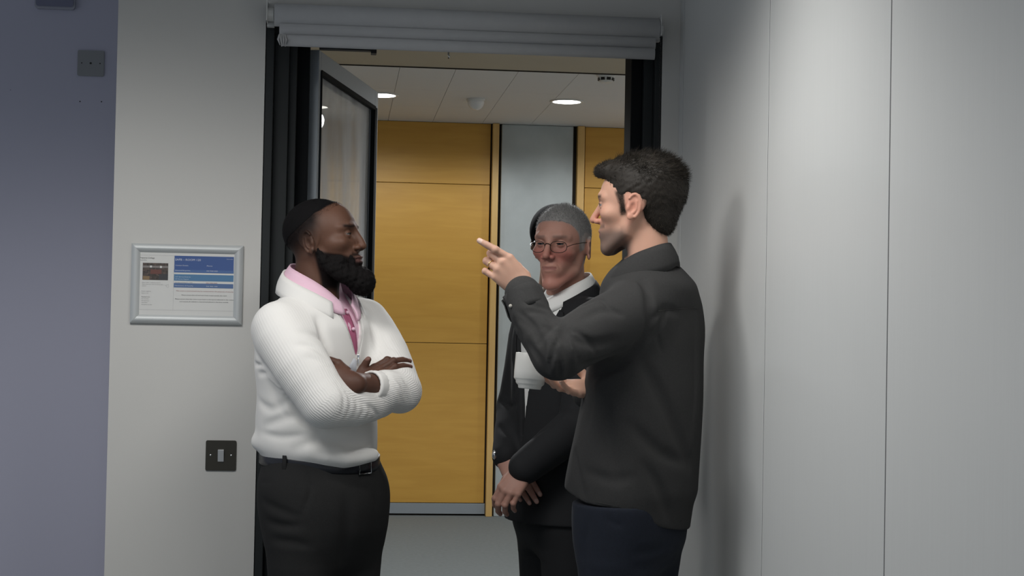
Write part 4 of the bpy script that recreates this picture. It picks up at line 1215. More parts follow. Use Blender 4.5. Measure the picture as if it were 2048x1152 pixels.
    cr([(525, 1000), (560, 1020), (600, 1035)], -.52, .006, .011); cr([(530, 1040), (570, 1052), (605, 1050)], -.53, .007, .011); cr([(545, 1078), (585, 1085), (620, 1092)], -.53, .006, .012)
    cr([(655, 955), (700, 970), (745, 980)], -.47, .004, .012); cr([(690, 1000), (694, 1060), (680, 1140)], -.44, .010, .018); cr([(745, 985), (755, 1020)], -.40, .004, .01)
    cr([(520, 963), (535, 965), (545, 964)], -.46, .004, .004)
    fd.cut((0, 0, 1), (0, 0, J(640, 912, YA)[2])); v, f = fd.mesh(2); mesh_np('trousers', v, f, M['trouser_a'], root)
    def belt_ring(dz0, dz1, off, mat_, name):
        rw = []
        for dz in (dz0, dz0*.6+dz1*.4, dz0*.4+dz1*.6, dz1):
            rw.append([]);
            for a in np.linspace(0, 2*math.pi, 73):
                p = J(640, 916, YA); q = p + np.append(l2, 0)*(.172+off)*math.cos(a) + np.append(f2, 0)*(.154+off)*math.sin(a); q[2] = p[2] + dz - .012*math.sin(a); rw[-1].append(q)
        v, f = strip_mesh(rw, .004); return mesh_np(name, v, f, mat_, root)
    belt_ring(-.019, .019, .004, mat('black_leather', (.012, .013, .018), .32), 'belt')
    p = J(640, 916, YA); q = p + np.append(f2, 0)*.160; q[2] += -.012
    bk = MB(); T_ = np.append(l2, 0)
    bk.tube([q + T_*sx*.024 + np.array([0, 0, sz*.020]) + np.append(f2, 0)*.003 for sx, sz in ((-1, -1), (1, -1), (1, 1), (-1, 1))], .0028, 6, closed=True)
    bk.build('belt_buckle', M['chrome'], root, smooth=True)
    for a in (-165, -118, -80, 80, 150):
        A_ = math.radians(a); o = p + np.append(r2, 0)*-.176*math.sin(A_)*-1 + np.append(f2, 0)*.158*math.cos(A_); o[2] += -.012*math.cos(A_)
        nrm = unit(np.append(r2, 0)*math.sin(A_) + np.append(f2, 0)*math.cos(A_)); tt_ = np.cross((0, 0, 1), nrm)
        rw = [[o + tt_*s_ + nrm*d + np.array([0, 0, dz]) for s_ in (-.006, 0, .006)] for dz, d in ((.026, .000), (.02, .006), (-.02, .007), (-.03, .001))]
        v, f = strip_mesh(rw, .003); mesh_np('belt_loop', v, f, M['trouser_a'], root)
    shoe('shoe', ar[:2], f2*.9+r2*.25, M['black'], root); shoe('shoe', al[:2], f2*.9-r2*.2, M['black'], root)
    return root
PERSON_A = person_A()

# ------------------------------------------------------------------ person with the charcoal shirt
def person_B():
    f2 = unit((-.82, .57)); r2 = np.array([f2[1], -f2[0]]); l2 = -r2
    YB_ = -.75; sx = np.array([.983, -.18]); PXM = 779.
    base = J(1270, 1000, YB_); base[2] = 0
    root = empty('person', base, 'dark-haired man in charcoal overshirt pointing one finger and holding a cup', 'person')
    HO = J(1271, 413, -.785); HF = frame((-math.cos(math.radians(27)), math.sin(math.radians(27)), -.02), (0, 0, 1))
    X = lambda v: HO + np.asarray(v) @ HF
    P = dict(nose=.005, eye=.0056, neckr=.053, neck0=(0, -.028, -.055), neck1=(0, -.034, -.21), jaw=1.0, jawlen=.002, gaze=(-.25, 1, 0), sclera=(.30, .27, .26), mouth=.0008, lips=.8, adam=1, folds=.35)
    hv, hf = head_mesh(P); x, y, z = hv.T
    skin = np.array((.62, .355, .255)); c = np.tile(skin, (len(hv), 1))*(1+.04*wav(hv, 70, 3))[:, None]
    red = np.exp(-((y-.10)/.03)**2-((z+.03)/.03)**2) + np.exp(-((y+.02)/.03)**2-((z+.005)/.04)**2)*(np.abs(x) > .07)
    c = c*(1-.35*red[:, None]*np.array((0, .5, .5)))
    stub = sstep(-.045, -.075, z)*sstep(-.012, .02, y)*sstep(-.15, -.12, z); stub = np.maximum(stub, np.exp(-((z+.052)/.008)**2)*(y > .07)*.8)
    c = c*(1-.80*stub[:, None]) + np.array((.085, .072, .064))*.80*stub[:, None]
    br = np.exp(-((z-.0245)/.0045)**2)*sstep(.010, .016, np.abs(x))*sstep(.056, .048, np.abs(x))*(y > .05)
    lip = np.exp(-((z+.068)/.008)**4)*sstep(.026, .021, np.abs(x))*(y > .08)
    hc = np.array((.020, .016, .012))
    nape = sstep(-.055, -.035, z + .9*np.maximum(0, -y-.075) + .3*(np.abs(x)-.03))*sstep(-.035, -.055, y)
    c = c*(1-.9*nape[:, None]) + hc*.9*nape[:, None]
    c = c*(1-.85*br[:, None]) + hc*.85*br[:, None]; c = c*(1-.6*lip[:, None]) + np.array((.36, .15, .13))*.6*lip[:, None]
    sbn = sstep(-.034, -.014, z)*sstep(.040, .030, z)*sstep(.0, .008, y - .10*np.maximum(0, z))*sstep(.027, .015, y - .35*np.maximum(0, z))*(np.abs(x) > .05)
    c = c*(1-.92*sbn[:, None]) + hc*.92*sbn[:, None]
    parts = [(X(hv), hf, c)]
    hn = normals(hv, hf); pq = np.random.default_rng(9).choice(np.where(sbn > .5)[0], 1500)
    SV, SF = strands(hv[pq], hn[pq], hn[pq]*.35+np.array([0, -.1, -.8]), .006, .0004, 2, .3, seed=8)
    eyeballs('eyeball', P, X, root, (.05, .03, .018))
    # ---- hair: full on top with a short quiff, clipped at the sides
    fd = Field((-.115, -.16, -.11), (.115, .135, .165), .0025)
    fd.ell((0, -.026, .040), (.0835, .1080, .0925))
    fd.ell((0, .012, .088), (.066, .078, .040), k=.02)
    fd.ell((0, .068, .090), (.050, .040, .022), k=.02)
    fd.ell((0, -.06, .060), (.072, .068, .070), k=.02)
    fd.ell((0, -.066, -.030), (.052, .040, .050), k=.025)
    def reg(x, y, z):
        zl = np.interp(np.ravel(y), [-.16, -.10, -.07, -.040, -.036, .0, .004, .028, .034, .05, .066, .085, .135], [-.10, -.085, -.070, -.045, .022, .030, .020, .020, .026, .046, .070, .074, .080])[None, :, None]
        return (zl - z)*.8
    fd.put(reg, (-.115, -.16, -.11), (.115, .135, .165), .004, 'i')
    r_ = np.random.default_rng(11)
    for i in range(46):     # locks
        a0 = r_.uniform(-.06, .06); y0 = r_.uniform(-.10, .075)
        zt = .034 + .10*math.sqrt(max(.05, 1-(a0/.085)**2-((y0+.02)/.125)**2))
        p0 = np.array([a0, y0, zt]); d_ = np.array([r_.uniform(-.02, .02), -.022, .002])
        q = [p0, p0 + d_ + [0, 0, .004], p0 + 2*d_ + [r_.uniform(-.01, .01), 0, -.006]]
        fd.crease(q, r_.choice([.005, -.004]), .006)
    fd.ripple(.0016, 500, 12)
    v, f = fd.mesh(1); n = normals(v, f)
    wv = v[n[:, 2] > -.6]; pk = np.random.default_rng(2).choice(len(v), 15000); pv, pn = v[pk], n[pk]
    topw = sstep(.045, .085, pv[:, 2])[:, None]
    dr = topw*(pn*.34 + np.array([0, -.80, .10]) + .5*np.stack([wav(pv, 80, 1), wav(pv, 80, 2)*.6, wav(pv, 80, 3)*.3], 1)) + (1-topw)*(pn*.26 + np.array([0, -.35, -.9]))
    dr[pv[:, 1] > .06] = pn[pv[:, 1] > .06]*.3 + np.array([0, .5, .45])
    ln = np.where(pv[:, 1] > .055, .008, .008 + .012*topw[:, 0])[:, None]
    sv, sf = strands(pv, pn, dr, ln, .00055, 4, .25, curl=.5, seed=6)
    hcol = np.where(np.random.default_rng(3).random(len(sv)//15)[:, None] < .22, np.array((.050, .040, .029)), hc); hcol = np.repeat(hcol, 15, 0)
    V, Fq, C = merge([(X(v), f, hc), (X(sv), sf, hcol), (X(SV), SF, hc)]); mesh_np('hair', V, Fq, M['hair'], root, col=C)

    # ---- overshirt
    sh_l = J(1262, 628, -.905); el_l = J(1116, 706, -1.02); wr_l = J(1046, 588, -.945)
    sh_r = J(1330, 628, -.60); el_r = J(1222, 800, -.60); wr_r = J(1137, 775, -.72)
    raw = [(520, 1296, .070, 50), (545, 1298, .095, 72), (572, 1300, .135, 92), (610, 1302, .175, 104), (660, 1300, .205, 112), (720, 1293, .205, 116), (780, 1288, .200, 120), (860, 1278, .200, 126), (930, 1268, .200, 131), (975, 1263, .198, 133), (1010, 1262, .196, 125), (1056, 1262, .190, 118)]
    fs, ls = abs(f2 @ sx), abs(l2 @ sx)
    rows = []
    for py, px, a, hw in raw:
        e_ = hw/PXM; b = math.sqrt(max(.05**2, e_**2-(a*ls)**2))/fs; rows.append((py, px, a, b))
    fd = Field((.30, -1.22, .74), (1.005, -.40, 1.58), .0045)
    fd.loft(secs(rows, YB_), l2, f2)
    nb = J(1290, 556, -.780); fd.ell(nb, (.088, .088, .044), k=.03); fd.ell(nb + [.01, 0, -.03], (.11, .12, .045), k=.04)
    um = .5*(sh_l+el_l) + np.array([0, -.005, .006])
    fd.tube([sh_l + [.05, .05, .03], sh_l, um, el_l], [.060, .080, .072, .062], k=.05, sub=3)
    fd.tube([sh_r + [-.02, -.03, .03], sh_r, .5*(sh_r+el_r), el_r], [.060, .074, .066, .060], k=.04, sub=3)
    fm = .5*(el_l+wr_l) + np.array([-.012, 0, -.004])
    fd.tube([el_l, fm, wr_l], [.062, .051, .045], k=.018, sub=3)
    fd.tube([el_r, el_r + (wr_r-el_r)*.55], [.056, .042], k=.02)
    cr = lambda pts, dep, wd: cray(fd, pts, dep*1.8, wd)
    cr([(1128, 655), (1132, 690), (1142, 730), (1138, 755)], .013, .010)          # crook of the elbow
    cr([(1055, 622), (1090, 628), (1108, 650)], .007, .007); cr([(1040, 640), (1062, 655), (1085, 690), (1092, 740)], .007, .008)
    cr([(1090, 655), (1112, 665), (1128, 690)], .006, .007); cr([(1060, 690), (1080, 720), (1100, 748)], .006, .008)
    cr([(1110, 690), (1120, 720), (1118, 752)], .005, .006); cr([(1030, 640), (1045, 690), (1062, 720)], .006, .007)
    cr([(1180, 595), (1200, 585), (1228, 588)], .006, .009); cr([(1150, 680), (1190, 688), (1230, 680)], .006, .011); cr([(1160, 730), (1195, 722), (1240, 700)], .006, .012)
    cr([(1165, 640), (1200, 622), (1235, 628)], .004, .011)
    cr([(1285, 560), (1300, 610), (1295, 660), (1250, 720), (1185, 760)], .012, .012)    # armhole and under the arm
    cr([(1300, 640), (1330, 618), (1355, 625)], .005, .010); cr([(1330, 622), (1322, 650), (1300, 680)], .005, .010)
    cr([(1280, 720), (1320, 790), (1355, 870), (1380, 930)], .008, .018); cr([(1180, 760), (1182, 800), (1175, 850)], .006, .010)
    cr([(1260, 850), (1320, 905), (1370, 925)], .006, .016); cr([(1170, 940), (1220, 960), (1262, 955)], .004, .014); cr([(1290, 930), (1320, 980), (1335, 1030)], .006, .014)
    cr([(1392, 640), (1394, 760), (1380, 900)], -.004, .014); cr([(1210, 800), (1215, 880), (1235, 960)], .004, .018); cr([(1150, 905), (1158, 960), (1170, 1000)], .006, .010)
    for pts in (((1136, 662), (1150, 690), (1156, 730)), ((1122, 668), (1108, 700), (1100, 735)), ((1144, 660), (1172, 678), (1192, 705)), ((1112, 652), (1092, 668), (1078, 690)),
                ((1050, 604), (1072, 612), (1096, 618)), ((1036, 622), (1058, 640), (1076, 660)), ((1026, 650), (1040, 668), (1050, 695)), ((1204, 600), (1222, 620), (1246, 630)), ((1170, 612), (1190, 600), (1212, 604)), ((1320, 640), (1316, 670), (1322, 700))):
        cr(pts, .0045, .0055)
    # hem: lower at the back, rounded up to the side seam
    hz = [J(1140, 985, -.8)[2], J(1372, 1052, -.7)[2]]
    def hem(x, y, z):
        u = (x-J(1262, 1000, YB_)[0])*sx[0] + (y-YB_)*sx[1]
        zz = np.interp(np.ravel(np.linspace(-.3, .3, 61)), [-.3, -.18, -.11, -.03, .08, .15, .3], [hz[0]+.02, hz[0]+.012, hz[0]-.018, hz[0]-.026, hz[1]+.018, hz[1], hz[1]])
        return (np.interp(u.ravel(), np.linspace(-.3, .3, 61), zz).reshape(u.shape) - z)*.9
    fd.put(hem, (.2, -1.3, .6), (1.1, -.3, 1.6), .003, 'i')
    fd.put(lambda x, y, z: (x-1.003), (.9, -1.3, .6), (1.1, -.3, 1.6), .01, 'i')
    hit = lambda a, b: fd.hit(J(a, b, -1.6), J(a, b, 0)-J(a, b, -1.6), 2.4)
    yoke = [hit(a, b) for a, b in ((1316, 622), (1340, 619), (1365, 617), (1385, 616), (1398, 618))]
    side = [hit(a, b) for a, b in ((1386, 640), (1390, 720), (1387, 820), (1376, 920), (1362, 1000))]
    hemln = [hit(a, b-6) for a, b in ((1152, 1000), (1190, 1010), (1230, 1018), (1280, 1030), (1330, 1043), (1362, 1048))]
    fd.crease(yoke, .003, .003); fd.crease(side, .002, .003); fd.crease(hemln, .0018, .0025)
    M['shirt_b'] = mat('charcoal_brushed_cotton', (.042, .0415, .041), .95, noise=.16, nscale=220, bump=.18, bscale=800, spec=.2)
    v, f = fd.mesh(1); mesh_np('overshirt', v, f, M['shirt_b'], root)
    for nm, ln in (('yoke_seam', yoke), ('hem_seam', hemln)):
        pts, _ = smooth_chain(np.array(ln), np.ones(len(ln)), 6); MB().tube(list(pts + np.array([0, -.0006, 0])), .0009, 5).build(nm, mat(nm, (.030, .029, .028), .9), root, smooth=True)
    # open cuff with button
    d_ = unit(wr_l-fm); a1 = unit(np.cross(d_, (0, 1, .1))); a2 = np.cross(d_, a1); rw = []
    for s_, rr in ((-.052, .0480), (-.04, .0500), (-.01, .0480), (.006, .0500), (.008, .0460), (-.01, .0440)):
        rw.append([wr_l + d_*s_ + rr*(1+.10*math.cos(3*t_+1))*(math.cos(t_)*a1*1.0 + math.sin(t_)*a2*.86) for t_ in np.linspace(.2, 2*math.pi-.15, 44)])
    v, f = strip_mesh(rw, .003); mesh_np('cuff', v, f, M['shirt_b'], root)
    q = J(1021, 612, -.985); sphere_mb(q, .0045, 12, 8, (1, .6, 1)).build('cuff_button', mat('pale_button', (.45, .43, .38), .4), root, smooth=True)
    # collar
    N0 = J(1287, 535, -.785)
    zc = lambda py: J(1296, py, YB_)[2]
    sp = [(-20, .080, zc(554), .100, zc(596)), (-60, .074, zc(532), .096, zc(574)), (-100, .071, zc(510), .090, zc(550)), (-150, .069, zc(492), .092, zc(540)), (-180, .069, zc(488), .090, zc(532)), (-210, .069, zc(492), .094, zc(546)), (-260, .071, zc(510), .096, zc(562)), (-300, .074, zc(532), .096, zc(574)), (-340, .080, zc(554), .100, zc(596))]
    collar_mesh(sp, M['shirt_b'], 'collar', .006, root, N0, f2, r2, bulge=.006)
    # ---- hands
    c0 = np.array((.56, .335, .245)); ntc = (.68, .50, .42)
    wr = J(1052, 582, -.935)
    v1, f1, n1 = hand(wr, J(1000, 527, -.935)-wr, (-.12, -1, .12), 1, {'index': (-4, 14, 8), 'middle': (38, 78, 50), 'ring': (34, 88, 55), 'little': (30, 92, 55)},
                      [(.026, .030, -.014), (.030, .060, -.030), (.014, .080, -.040), (-.004, .090, -.044)], .95, arm=.45*wr_l+.55*fm, spread={'index': -16, 'middle': -6, 'ring': -8, 'little': -14}, arm_r=(.027, .032))
    cupc = J(1062, 743, -.80)
    wr2 = J(1207, 782, -.775)
    v2, f2_, n2 = hand(wr2, J(1090, 772, -.815)-wr2, (.05, .55, -1), -1, {'index': (10, 16, 10), 'middle': (10, 18, 12), 'ring': (12, 20, 14), 'little': (12, 22, 14)},
                       [(.034, .030, -.008), (.056, .048, -.018), (.064, .070, -.030), (.062, .088, -.042)], .95, arm=el_r, arm_r=(.026, .036))
    for v_, f_, n_ in ((v1, f1, n1), (v2, f2_, n2)):
        cc_ = np.tile(c0, (len(v_), 1))*(1+.06*wav(v_, 90, 4))[:, None]
        parts.append((v_, f_, nail_color(v_, cc_, n_, ntc)))
    # ring on the ring finger, steel bracelet at the wrist
    y_ = unit(J(1000, 527, -.935)-wr); z_ = unit(np.array((-.12, -1, .12)) - y_*(np.array((-.12, -1, .12)) @ y_)); x_ = np.cross(y_, z_)
    m0 = np.array(FIN['ring'][0]); sp_ = math.radians(-8); an = math.radians(34); dl = np.array([math.sin(sp_)*math.cos(an), math.cos(sp_)*math.cos(an), -math.sin(an)])
    pr = m0 + dl*.026; W_ = wr + .95*(pr[0]*x_ + pr[1]*y_ + pr[2]*z_); D_ = unit(dl[0]*x_ + dl[1]*y_ + dl[2]*z_); a1 = unit(np.cross(D_, x_)); a2 = np.cross(D_, a1)
    MB().tube([W_ + .0098*(math.cos(t_)*a1+math.sin(t_)*a2) for t_ in np.linspace(0, 2*math.pi, 20, endpoint=False)], .0013, 6, closed=True).build('ring', mat('gold', (.85, .62, .28), .2, metal=1), root, smooth=True)
    D_ = unit(wr_l-fm); a1 = unit(np.cross(D_, (0, 1, 0))); a2 = np.cross(D_, a1); wc = wr_l + D_*.010
    br_ = MB()
    for t_ in np.linspace(0, 2*math.pi, 26, endpoint=False):
        p = wc + .0365*math.cos(t_)*a1 + .030*math.sin(t_)*a2; br_.add(*(lambda s: (s.v, s.f))(sphere_mb(p, .0042, 8, 6)))
    br_.build('bracelet', M['chrome'], root, smooth=True, kind='stuff')
    # ---- hidden torso and legs
    hl = J(1236, 1020, -.83); hr = J(1288, 1020, -.66); hl[0] += .0
    kl = hl + [.005, 0, -.40]; kr = hr + [.0, .0, -.40]; al = np.array([kl[0]+.03, kl[1], .09]); ar = np.array([kr[0]+.03, kr[1], .09])
    fd = Field((.25, -1.2, .02), (1.05, -.3, 1.56), .014)
    fd.loft(secs([(p, q, a-.05, max(.045, b-.05)) for p, q, a, b in rows], YB_), l2, f2); fd.tube([X(np.array((0, -.055, -.12))), N0 - [0, 0, .06]], [.045, .055], k=.02)
    fd.tube([sh_l, el_l, wr_l], [.05, .042, .028], k=.02); fd.tube([sh_r, el_r], [.05, .042], k=.02)
    legs(fd, hr, hl, kr, kl, ar, al, [.065, .045, .035]); v, f = fd.mesh(1); parts.append((v, f, c0))
    V, Fq, C = merge(parts); mesh_np('body', V, Fq, M['skin'], root, col=C)
    # ---- jeans
    M['denim'] = mat('navy_denim', (.005, .0085, .018), .9, noise=.25, nscale=120, bump=.2, bscale=900)
    fd = Field((.30, -1.15, .02), (1.005, -.38, .96), .006)
    rj = [(980, 1262, .165, .125), (1030, 1262, .168, .132), (1075, 1262, .155, .130), (1115, 1260, .120, .110), (1150, 1260, .07, .07)]
    fd.loft(secs(rj, YB_), l2, f2)
    fd.tube([hl, hl + [-.005, 0, -.12], kl, al-[0, 0, .045]], [.104, .098, .074, .060], k=.06, sub=4); fd.tube([hr, hr + [.0, 0, -.12], kr, ar-[0, 0, .045]], [.104, .098, .074, .060], k=.06, sub=4)
    cr2 = lambda pts, dep, wd: cray(fd, pts, dep, wd)
    cr2([(1212, 1030), (1222, 1045), (1250, 1052)], .004, .005); cr2([(1340, 1085), (1310, 1100), (1270, 1105)], .007, .012); cr2([(1345, 1120), (1310, 1132), (1270, 1135)], .007, .012); cr2([(1180, 1040), (1172, 1090), (1176, 1150)], .004, .012)
    v, f = fd.mesh(2); mesh_np('jeans', v, f, M['denim'], root)
    shoe('shoe', al[:2], f2, mat('brown_shoe', (.05, .03, .02), .5), root); shoe('shoe', ar[:2], f2, bpy.data.materials['brown_shoe'], root)
    # ---- the cup he holds
    t = empty('coffee_cup', cupc - [0, 0, .046], 'white stacking coffee cup held below the raised elbow', 'cup')
    prof = [(1e-4, -.044), (.027, -.044), (.029, -.042), (.030, -.036), (.0335, -.033), (.0360, -.030), (.0368, -.024), (.0405, -.0205), (.0420, -.018), (.0425, .0), (.0420, .044), (.0413, .0455), (.0400, .044), (.0395, .0), (.036, -.030), (1e-4, -.034)]
    Mx = Matrix.Translation(Vector(cupc)) @ Matrix.Rotation(math.radians(4), 4, 'Y') @ Matrix.Rotation(math.radians(-2), 4, 'X')
    MB().lathe(prof, (0, 0, 0), 48, M=Mx).build('cup_body', mat('white_china', (.72, .71, .67), .25), t, smooth=True)
    hp = [(.041, 0, .026), (.058, 0, .028), (.068, 0, .014), (.066, 0, -.004), (.052, 0, -.014), (.041, 0, -.012)]
    pts, _ = smooth_chain(np.array(hp), np.ones(6), 4); R_ = Matrix.Rotation(math.radians(55), 4, 'Z')
    MB().tube([np.array(Mx @ R_ @ Vector(p)) for p in pts], .0045, 8).build('cup_handle', bpy.data.materials['white_china'], t, smooth=True)
    MB().lathe([(1e-4, .030), (.0398, .030)], (0, 0, 0), 40, M=Mx).build('coffee', mat('coffee', (.03, .014, .006), .15), t)
    return root
PERSON_B = person_B()

# ------------------------------------------------------------------ older person with glasses and dark suit
def person_C():
    ta = math.radians(64); f2 = np.array([-math.sin(ta), -math.cos(ta)]); r2 = np.array([f2[1], -f2[0]]); l2 = -r2
    YC = .08
    base = J(1125, 1000, YC); base[2] = 0
    root = empty('person', base, 'older man with grey hair and glasses in dark suit and open white shirt', 'person')
    ha = math.radians(31); HO = J(1123, 491, .03); HF = frame((-math.sin(ha), -math.cos(ha), -.03), (.02, 0, 1)); S = 1.04
    X = lambda v: HO + (np.asarray(v)*S*np.array([.96, 1, 1])) @ HF
    P = dict(nose=.004, nosew=1.12, sclera=(.16, .145, .14), eye=.0030, neckr=.060, neck0=(0, -.028, -.055), neck1=(0, -.045, -.20), jaw=.88, chin=.82, jawlen=.010, gaze=(.05, 1, 0), mouth=.0009, lips=.62, folds=1.7, mouthw=1.05)
    hv, hf = head_mesh(P); x, y, z = hv.T
    skin = np.array((.47, .25, .19)); c = np.tile(skin, (len(hv), 1))*(1+.07*wav(hv, 80, 3))[:, None]
    red = np.exp(-((y-.10)/.03)**2-((z+.03)/.02)**2) + np.exp(-((np.abs(x)-.045)/.02)**2-((z+.03)/.025)**2)*(y > .03) + .5*sstep(-.07, -.09, z)*(y > .02)
    c = c*(1-.30*np.clip(red, 0, 1)[:, None]*np.array((0, .9, .8)))
    hc = np.array((.30, .29, .28))
    zl = np.interp(y, [-.12, -.07, -.036, -.030, .0, .006, .024, .034, .055, .07, .11], [-.085, -.065, -.030, .015, .020, -.020, -.006, .034, .060, .068, .074])
    m = sstep(-.006, .006, z-zl)
    c = c*(1-.85*m[:, None]) + hc*.85*m[:, None]
    br = np.exp(-((z-.0235)/.0042)**2)*sstep(.010, .016, np.abs(x))*sstep(.056, .048, np.abs(x))*(y > .05)
    lip = np.exp(-((z+.068)/.006)**4)*sstep(.026, .021, np.abs(x))*(y > .08)
    c = c*(1-.5*br[:, None]) + np.array((.10, .085, .075))*.5*br[:, None]; c = c*(1-.6*lip[:, None]) + np.array((.26, .085, .085))*.6*lip[:, None]
    parts = [(X(hv), hf, c)]
    eyeballs('eyeball', P, X, root, (.05, .06, .07))
    # ---- cropped grey hair
    fd = Field((-.1, -.14, -.09), (.1, .1, .14), .0025)
    fd.ell((0, -.0205, .0350), (.0790, .1010, .0885)); fd.ell((0, .018, .030), (.0715, .070, .084), k=.01); fd.ell((0, -.062, -.035), (.050, .036, .045), k=.02)
    def reg(x, y, z):
        zl = np.interp(np.ravel(y), [-.14, -.07, -.036, -.030, .0, .006, .024, .034, .055, .07, .11], [-.085, -.065, -.030, .017, .022, -.016, -.004, .036, .060, .067, .074])[None, :, None]
        return (zl - z)*.8
    fd.put(reg, (-.1, -.14, -.09), (.1, .1, .14), .004, 'i'); fd.ripple(.0012, 700, 3)
    v, f = fd.mesh(1); n = normals(v, f); pk = np.random.default_rng(1).choice(len(v), 9000)
    tw = sstep(.04, .08, v[pk][:, 2])[:, None]
    sv, sf = strands(v[pk], n[pk], n[pk]*.28 + tw*np.array([0, .55, .25]) + (1-tw)*np.array([0, -.3, -.7]), .0055+.0035*tw, .0005, 3, .22, seed=3)
    hcol = np.repeat(np.where(np.random.default_rng(4).random(9000)[:, None] < .35, np.array((.26, .255, .25)), np.array((.58, .57, .56))), 12, 0)
    V, Fq, C = merge([(X(v), f, hc*.85), (X(sv), sf, hcol)]); mesh_np('hair', V, Fq, M['hair'], root, col=C)
    # ---- glasses
    gl = empty('glasses', X(np.array([[0, .1, 0]]))[0]); COL.objects.unlink(gl); link(gl, root); gl['label'] = 'thin dark wire-rimmed glasses'
    def oval(s_):
        pts = []
        for t_ in np.linspace(0, 2*math.pi, 28, endpoint=False):
            ux, uz = math.cos(t_), math.sin(t_)
            px = .0245*np.sign(ux)*abs(ux)**.8; pz = .0165*np.sign(uz)*abs(uz)**.85
            pts.append(np.array([s_*.0335+px, .1035-.18*abs(s_*.0335+px)**1.0*1.0*.55-abs(s_*.0335+px)**2*2.2, -.006+pz]))
        return pts
    M['wire'] = mat('dark_wire', (.020, .016, .014), .35, metal=.6); M['lens'] = glass_mat('lens_glass', (.93, .93, .93))
    GR = []
    for s_ in (-1, 1):
        o = oval(s_); MB().tube([X(p[None])[0] for p in o], .0010, 6, closed=True).build('rim', M['wire'], gl, smooth=True)
        b = MB(); cp = np.mean(o, 0); b.add([X(p[None])[0] for p in o] + [X(cp[None])[0]], [(i, (i+1) % 28, 28) for i in range(28)]); b.build('lens', M['lens'], gl, smooth=True)
        e = o[0] if s_ > 0 else o[14]
        tp = [e, e + [s_*.006, -.006, .004], np.array([s_*.074, .06, .004]), np.array([s_*.081, -.005, .010]), np.array([s_*.083, -.022, .004]), np.array([s_*.081, -.034, -.012])]
        tp, _ = smooth_chain(np.array(tp), np.ones(6), 4); MB().tube([X(p[None])[0] for p in tp], .0011, 6).build('temple', M['wire'], gl, smooth=True)
    bp = [np.array([-.0095, .0985, -.002]), np.array([-.004, .105, .003]), np.array([.004, .105, .003]), np.array([.0095, .0985, -.002])]
    bp, _ = smooth_chain(np.array(bp), np.ones(4), 4); MB().tube([X(p[None])[0] for p in bp], .0012, 6).build('bridge', M['wire'], gl, smooth=True)

    # ---- white shirt and dark jacket
    sh_r = J(1068, 655, .255); el_r = J(1032, 815, .215); wr_r = J(1010, 920, .02)
    sh_l = J(1192, 655, -.09); el_l = J(1160, 848, -.16); wr_l = J(1046, 938, -.135)
    rows = [(574, 1134, .075, .070), (592, 1134, .110, .085), (612, 1132, .155, .105), (645, 1130, .185, .125), (700, 1127, .195, .138), (780, 1124, .190, .142), (860, 1122, .188, .146), (940, 1120, .192, .150), (1040, 1118, .200, .155)]
    cc = J(1128, 640, YC)
    M['shirt_c'] = mat('white_cotton', (.74, .74, .72), .7, bump=.05, bscale=600)
    fd = Field((.30, -.25, .70), (1.05, .40, 1.56), .006)
    fd.loft(secs([(p, q, a-.014, b-.014) for p, q, a, b in rows], YC), l2, f2); v, f = fd.mesh(1); mesh_np('shirt', v, f, M['shirt_c'], root)
    fd = Field((.25, -.40, .70), (1.10, .45, 1.56), .005)
    fd.loft(secs(rows, YC), l2, f2)
    fd.tube([sh_r + [.04, -.04, .03], sh_r, .5*(sh_r+el_r), el_r], [.060, .074, .066, .058], k=.04, sub=3)
    fd.tube([sh_l + [-.04, .04, .03], sh_l, .5*(sh_l+el_l), el_l], [.060, .076, .070, .064], k=.04, sub=3)
    er, eL = el_r + (wr_r-el_r)*.92, el_l + (wr_l-el_l)*.96
    fd.tube([el_r, .5*(el_r+er), er], [.058, .052, .043], k=.02); fd.tube([el_l, .5*(el_l+eL), eL], [.064, .058, .050], k=.02)
    cr = lambda pts, dep, wd: cray(fd, pts, dep, wd)
    cr([(1000, 800), (1018, 812), (1035, 808)], .006, .008); cr([(998, 850), (1015, 868), (1030, 862)], .006, .008); cr([(1034, 720), (1028, 790), (1034, 850)], .008, .009)
    cr([(1105, 835), (1130, 825), (1150, 830)], .005, .010); cr([(1060, 880), (1100, 850), (1140, 800)], .008, .010)
    zb = J(1040, 885, -.1)[2]
    def vee(x, y, z):
        u = (x-cc[0])*l2[0] + (y-cc[1])*l2[1]; w_ = (x-cc[0])*f2[0] + (y-cc[1])*f2[1]
        hw = np.interp(np.ravel(z), [zb, zb+.10, 1.24, 1.36, 1.46, 1.56], [.002, .011, .026, .078, .110, .125])[None, None, :]
        return np.maximum(np.maximum(np.abs(u-.004)-hw, zb-z), .02-w_)*.8
    fd.put(vee, (.2, -.4, zb), (1.1, .4, 1.6), .003, 's')
    M['suit'] = mat('black_suit_wool', (.012, .0125, .014), .85, noise=.1, nscale=200, bump=.1, bscale=900, spec=.3)
    v, f = fd.mesh(2); mesh_np('jacket', v, f, M['suit'], root)
    fdj = fd
    def surf(u, z_, off=.004):
        o = np.array([cc[0]+f2[0]*.35+l2[0]*u, cc[1]+f2[1]*.35+l2[1]*u, z_]); return fdj.hit(o, -np.append(f2, 0)) + np.append(f2, 0)*off
    # lapels
    for sg in (-1, 1):
        inn = [(sg*.110+.004, 1.448), (sg*.092+.004, 1.40), (sg*.074+.004, 1.345), (sg*.046+.004, 1.28), (sg*.024+.004, 1.225)]
        out = [(sg*.130+.004, 1.440), (sg*.142+.004, 1.405), (sg*.136+.004, 1.365), (sg*.098+.004, 1.30), (sg*.036+.004, 1.225)]
        rw = [[surf(a*(1-w_)+c_*w_ + sg*.002, b*(1-w_)+d*w_, .005+.003*math.sin(math.pi*w_)) for w_ in (0, .25, .5, .75, 1)] for (a, b), (c_, d) in zip(inn, out)]
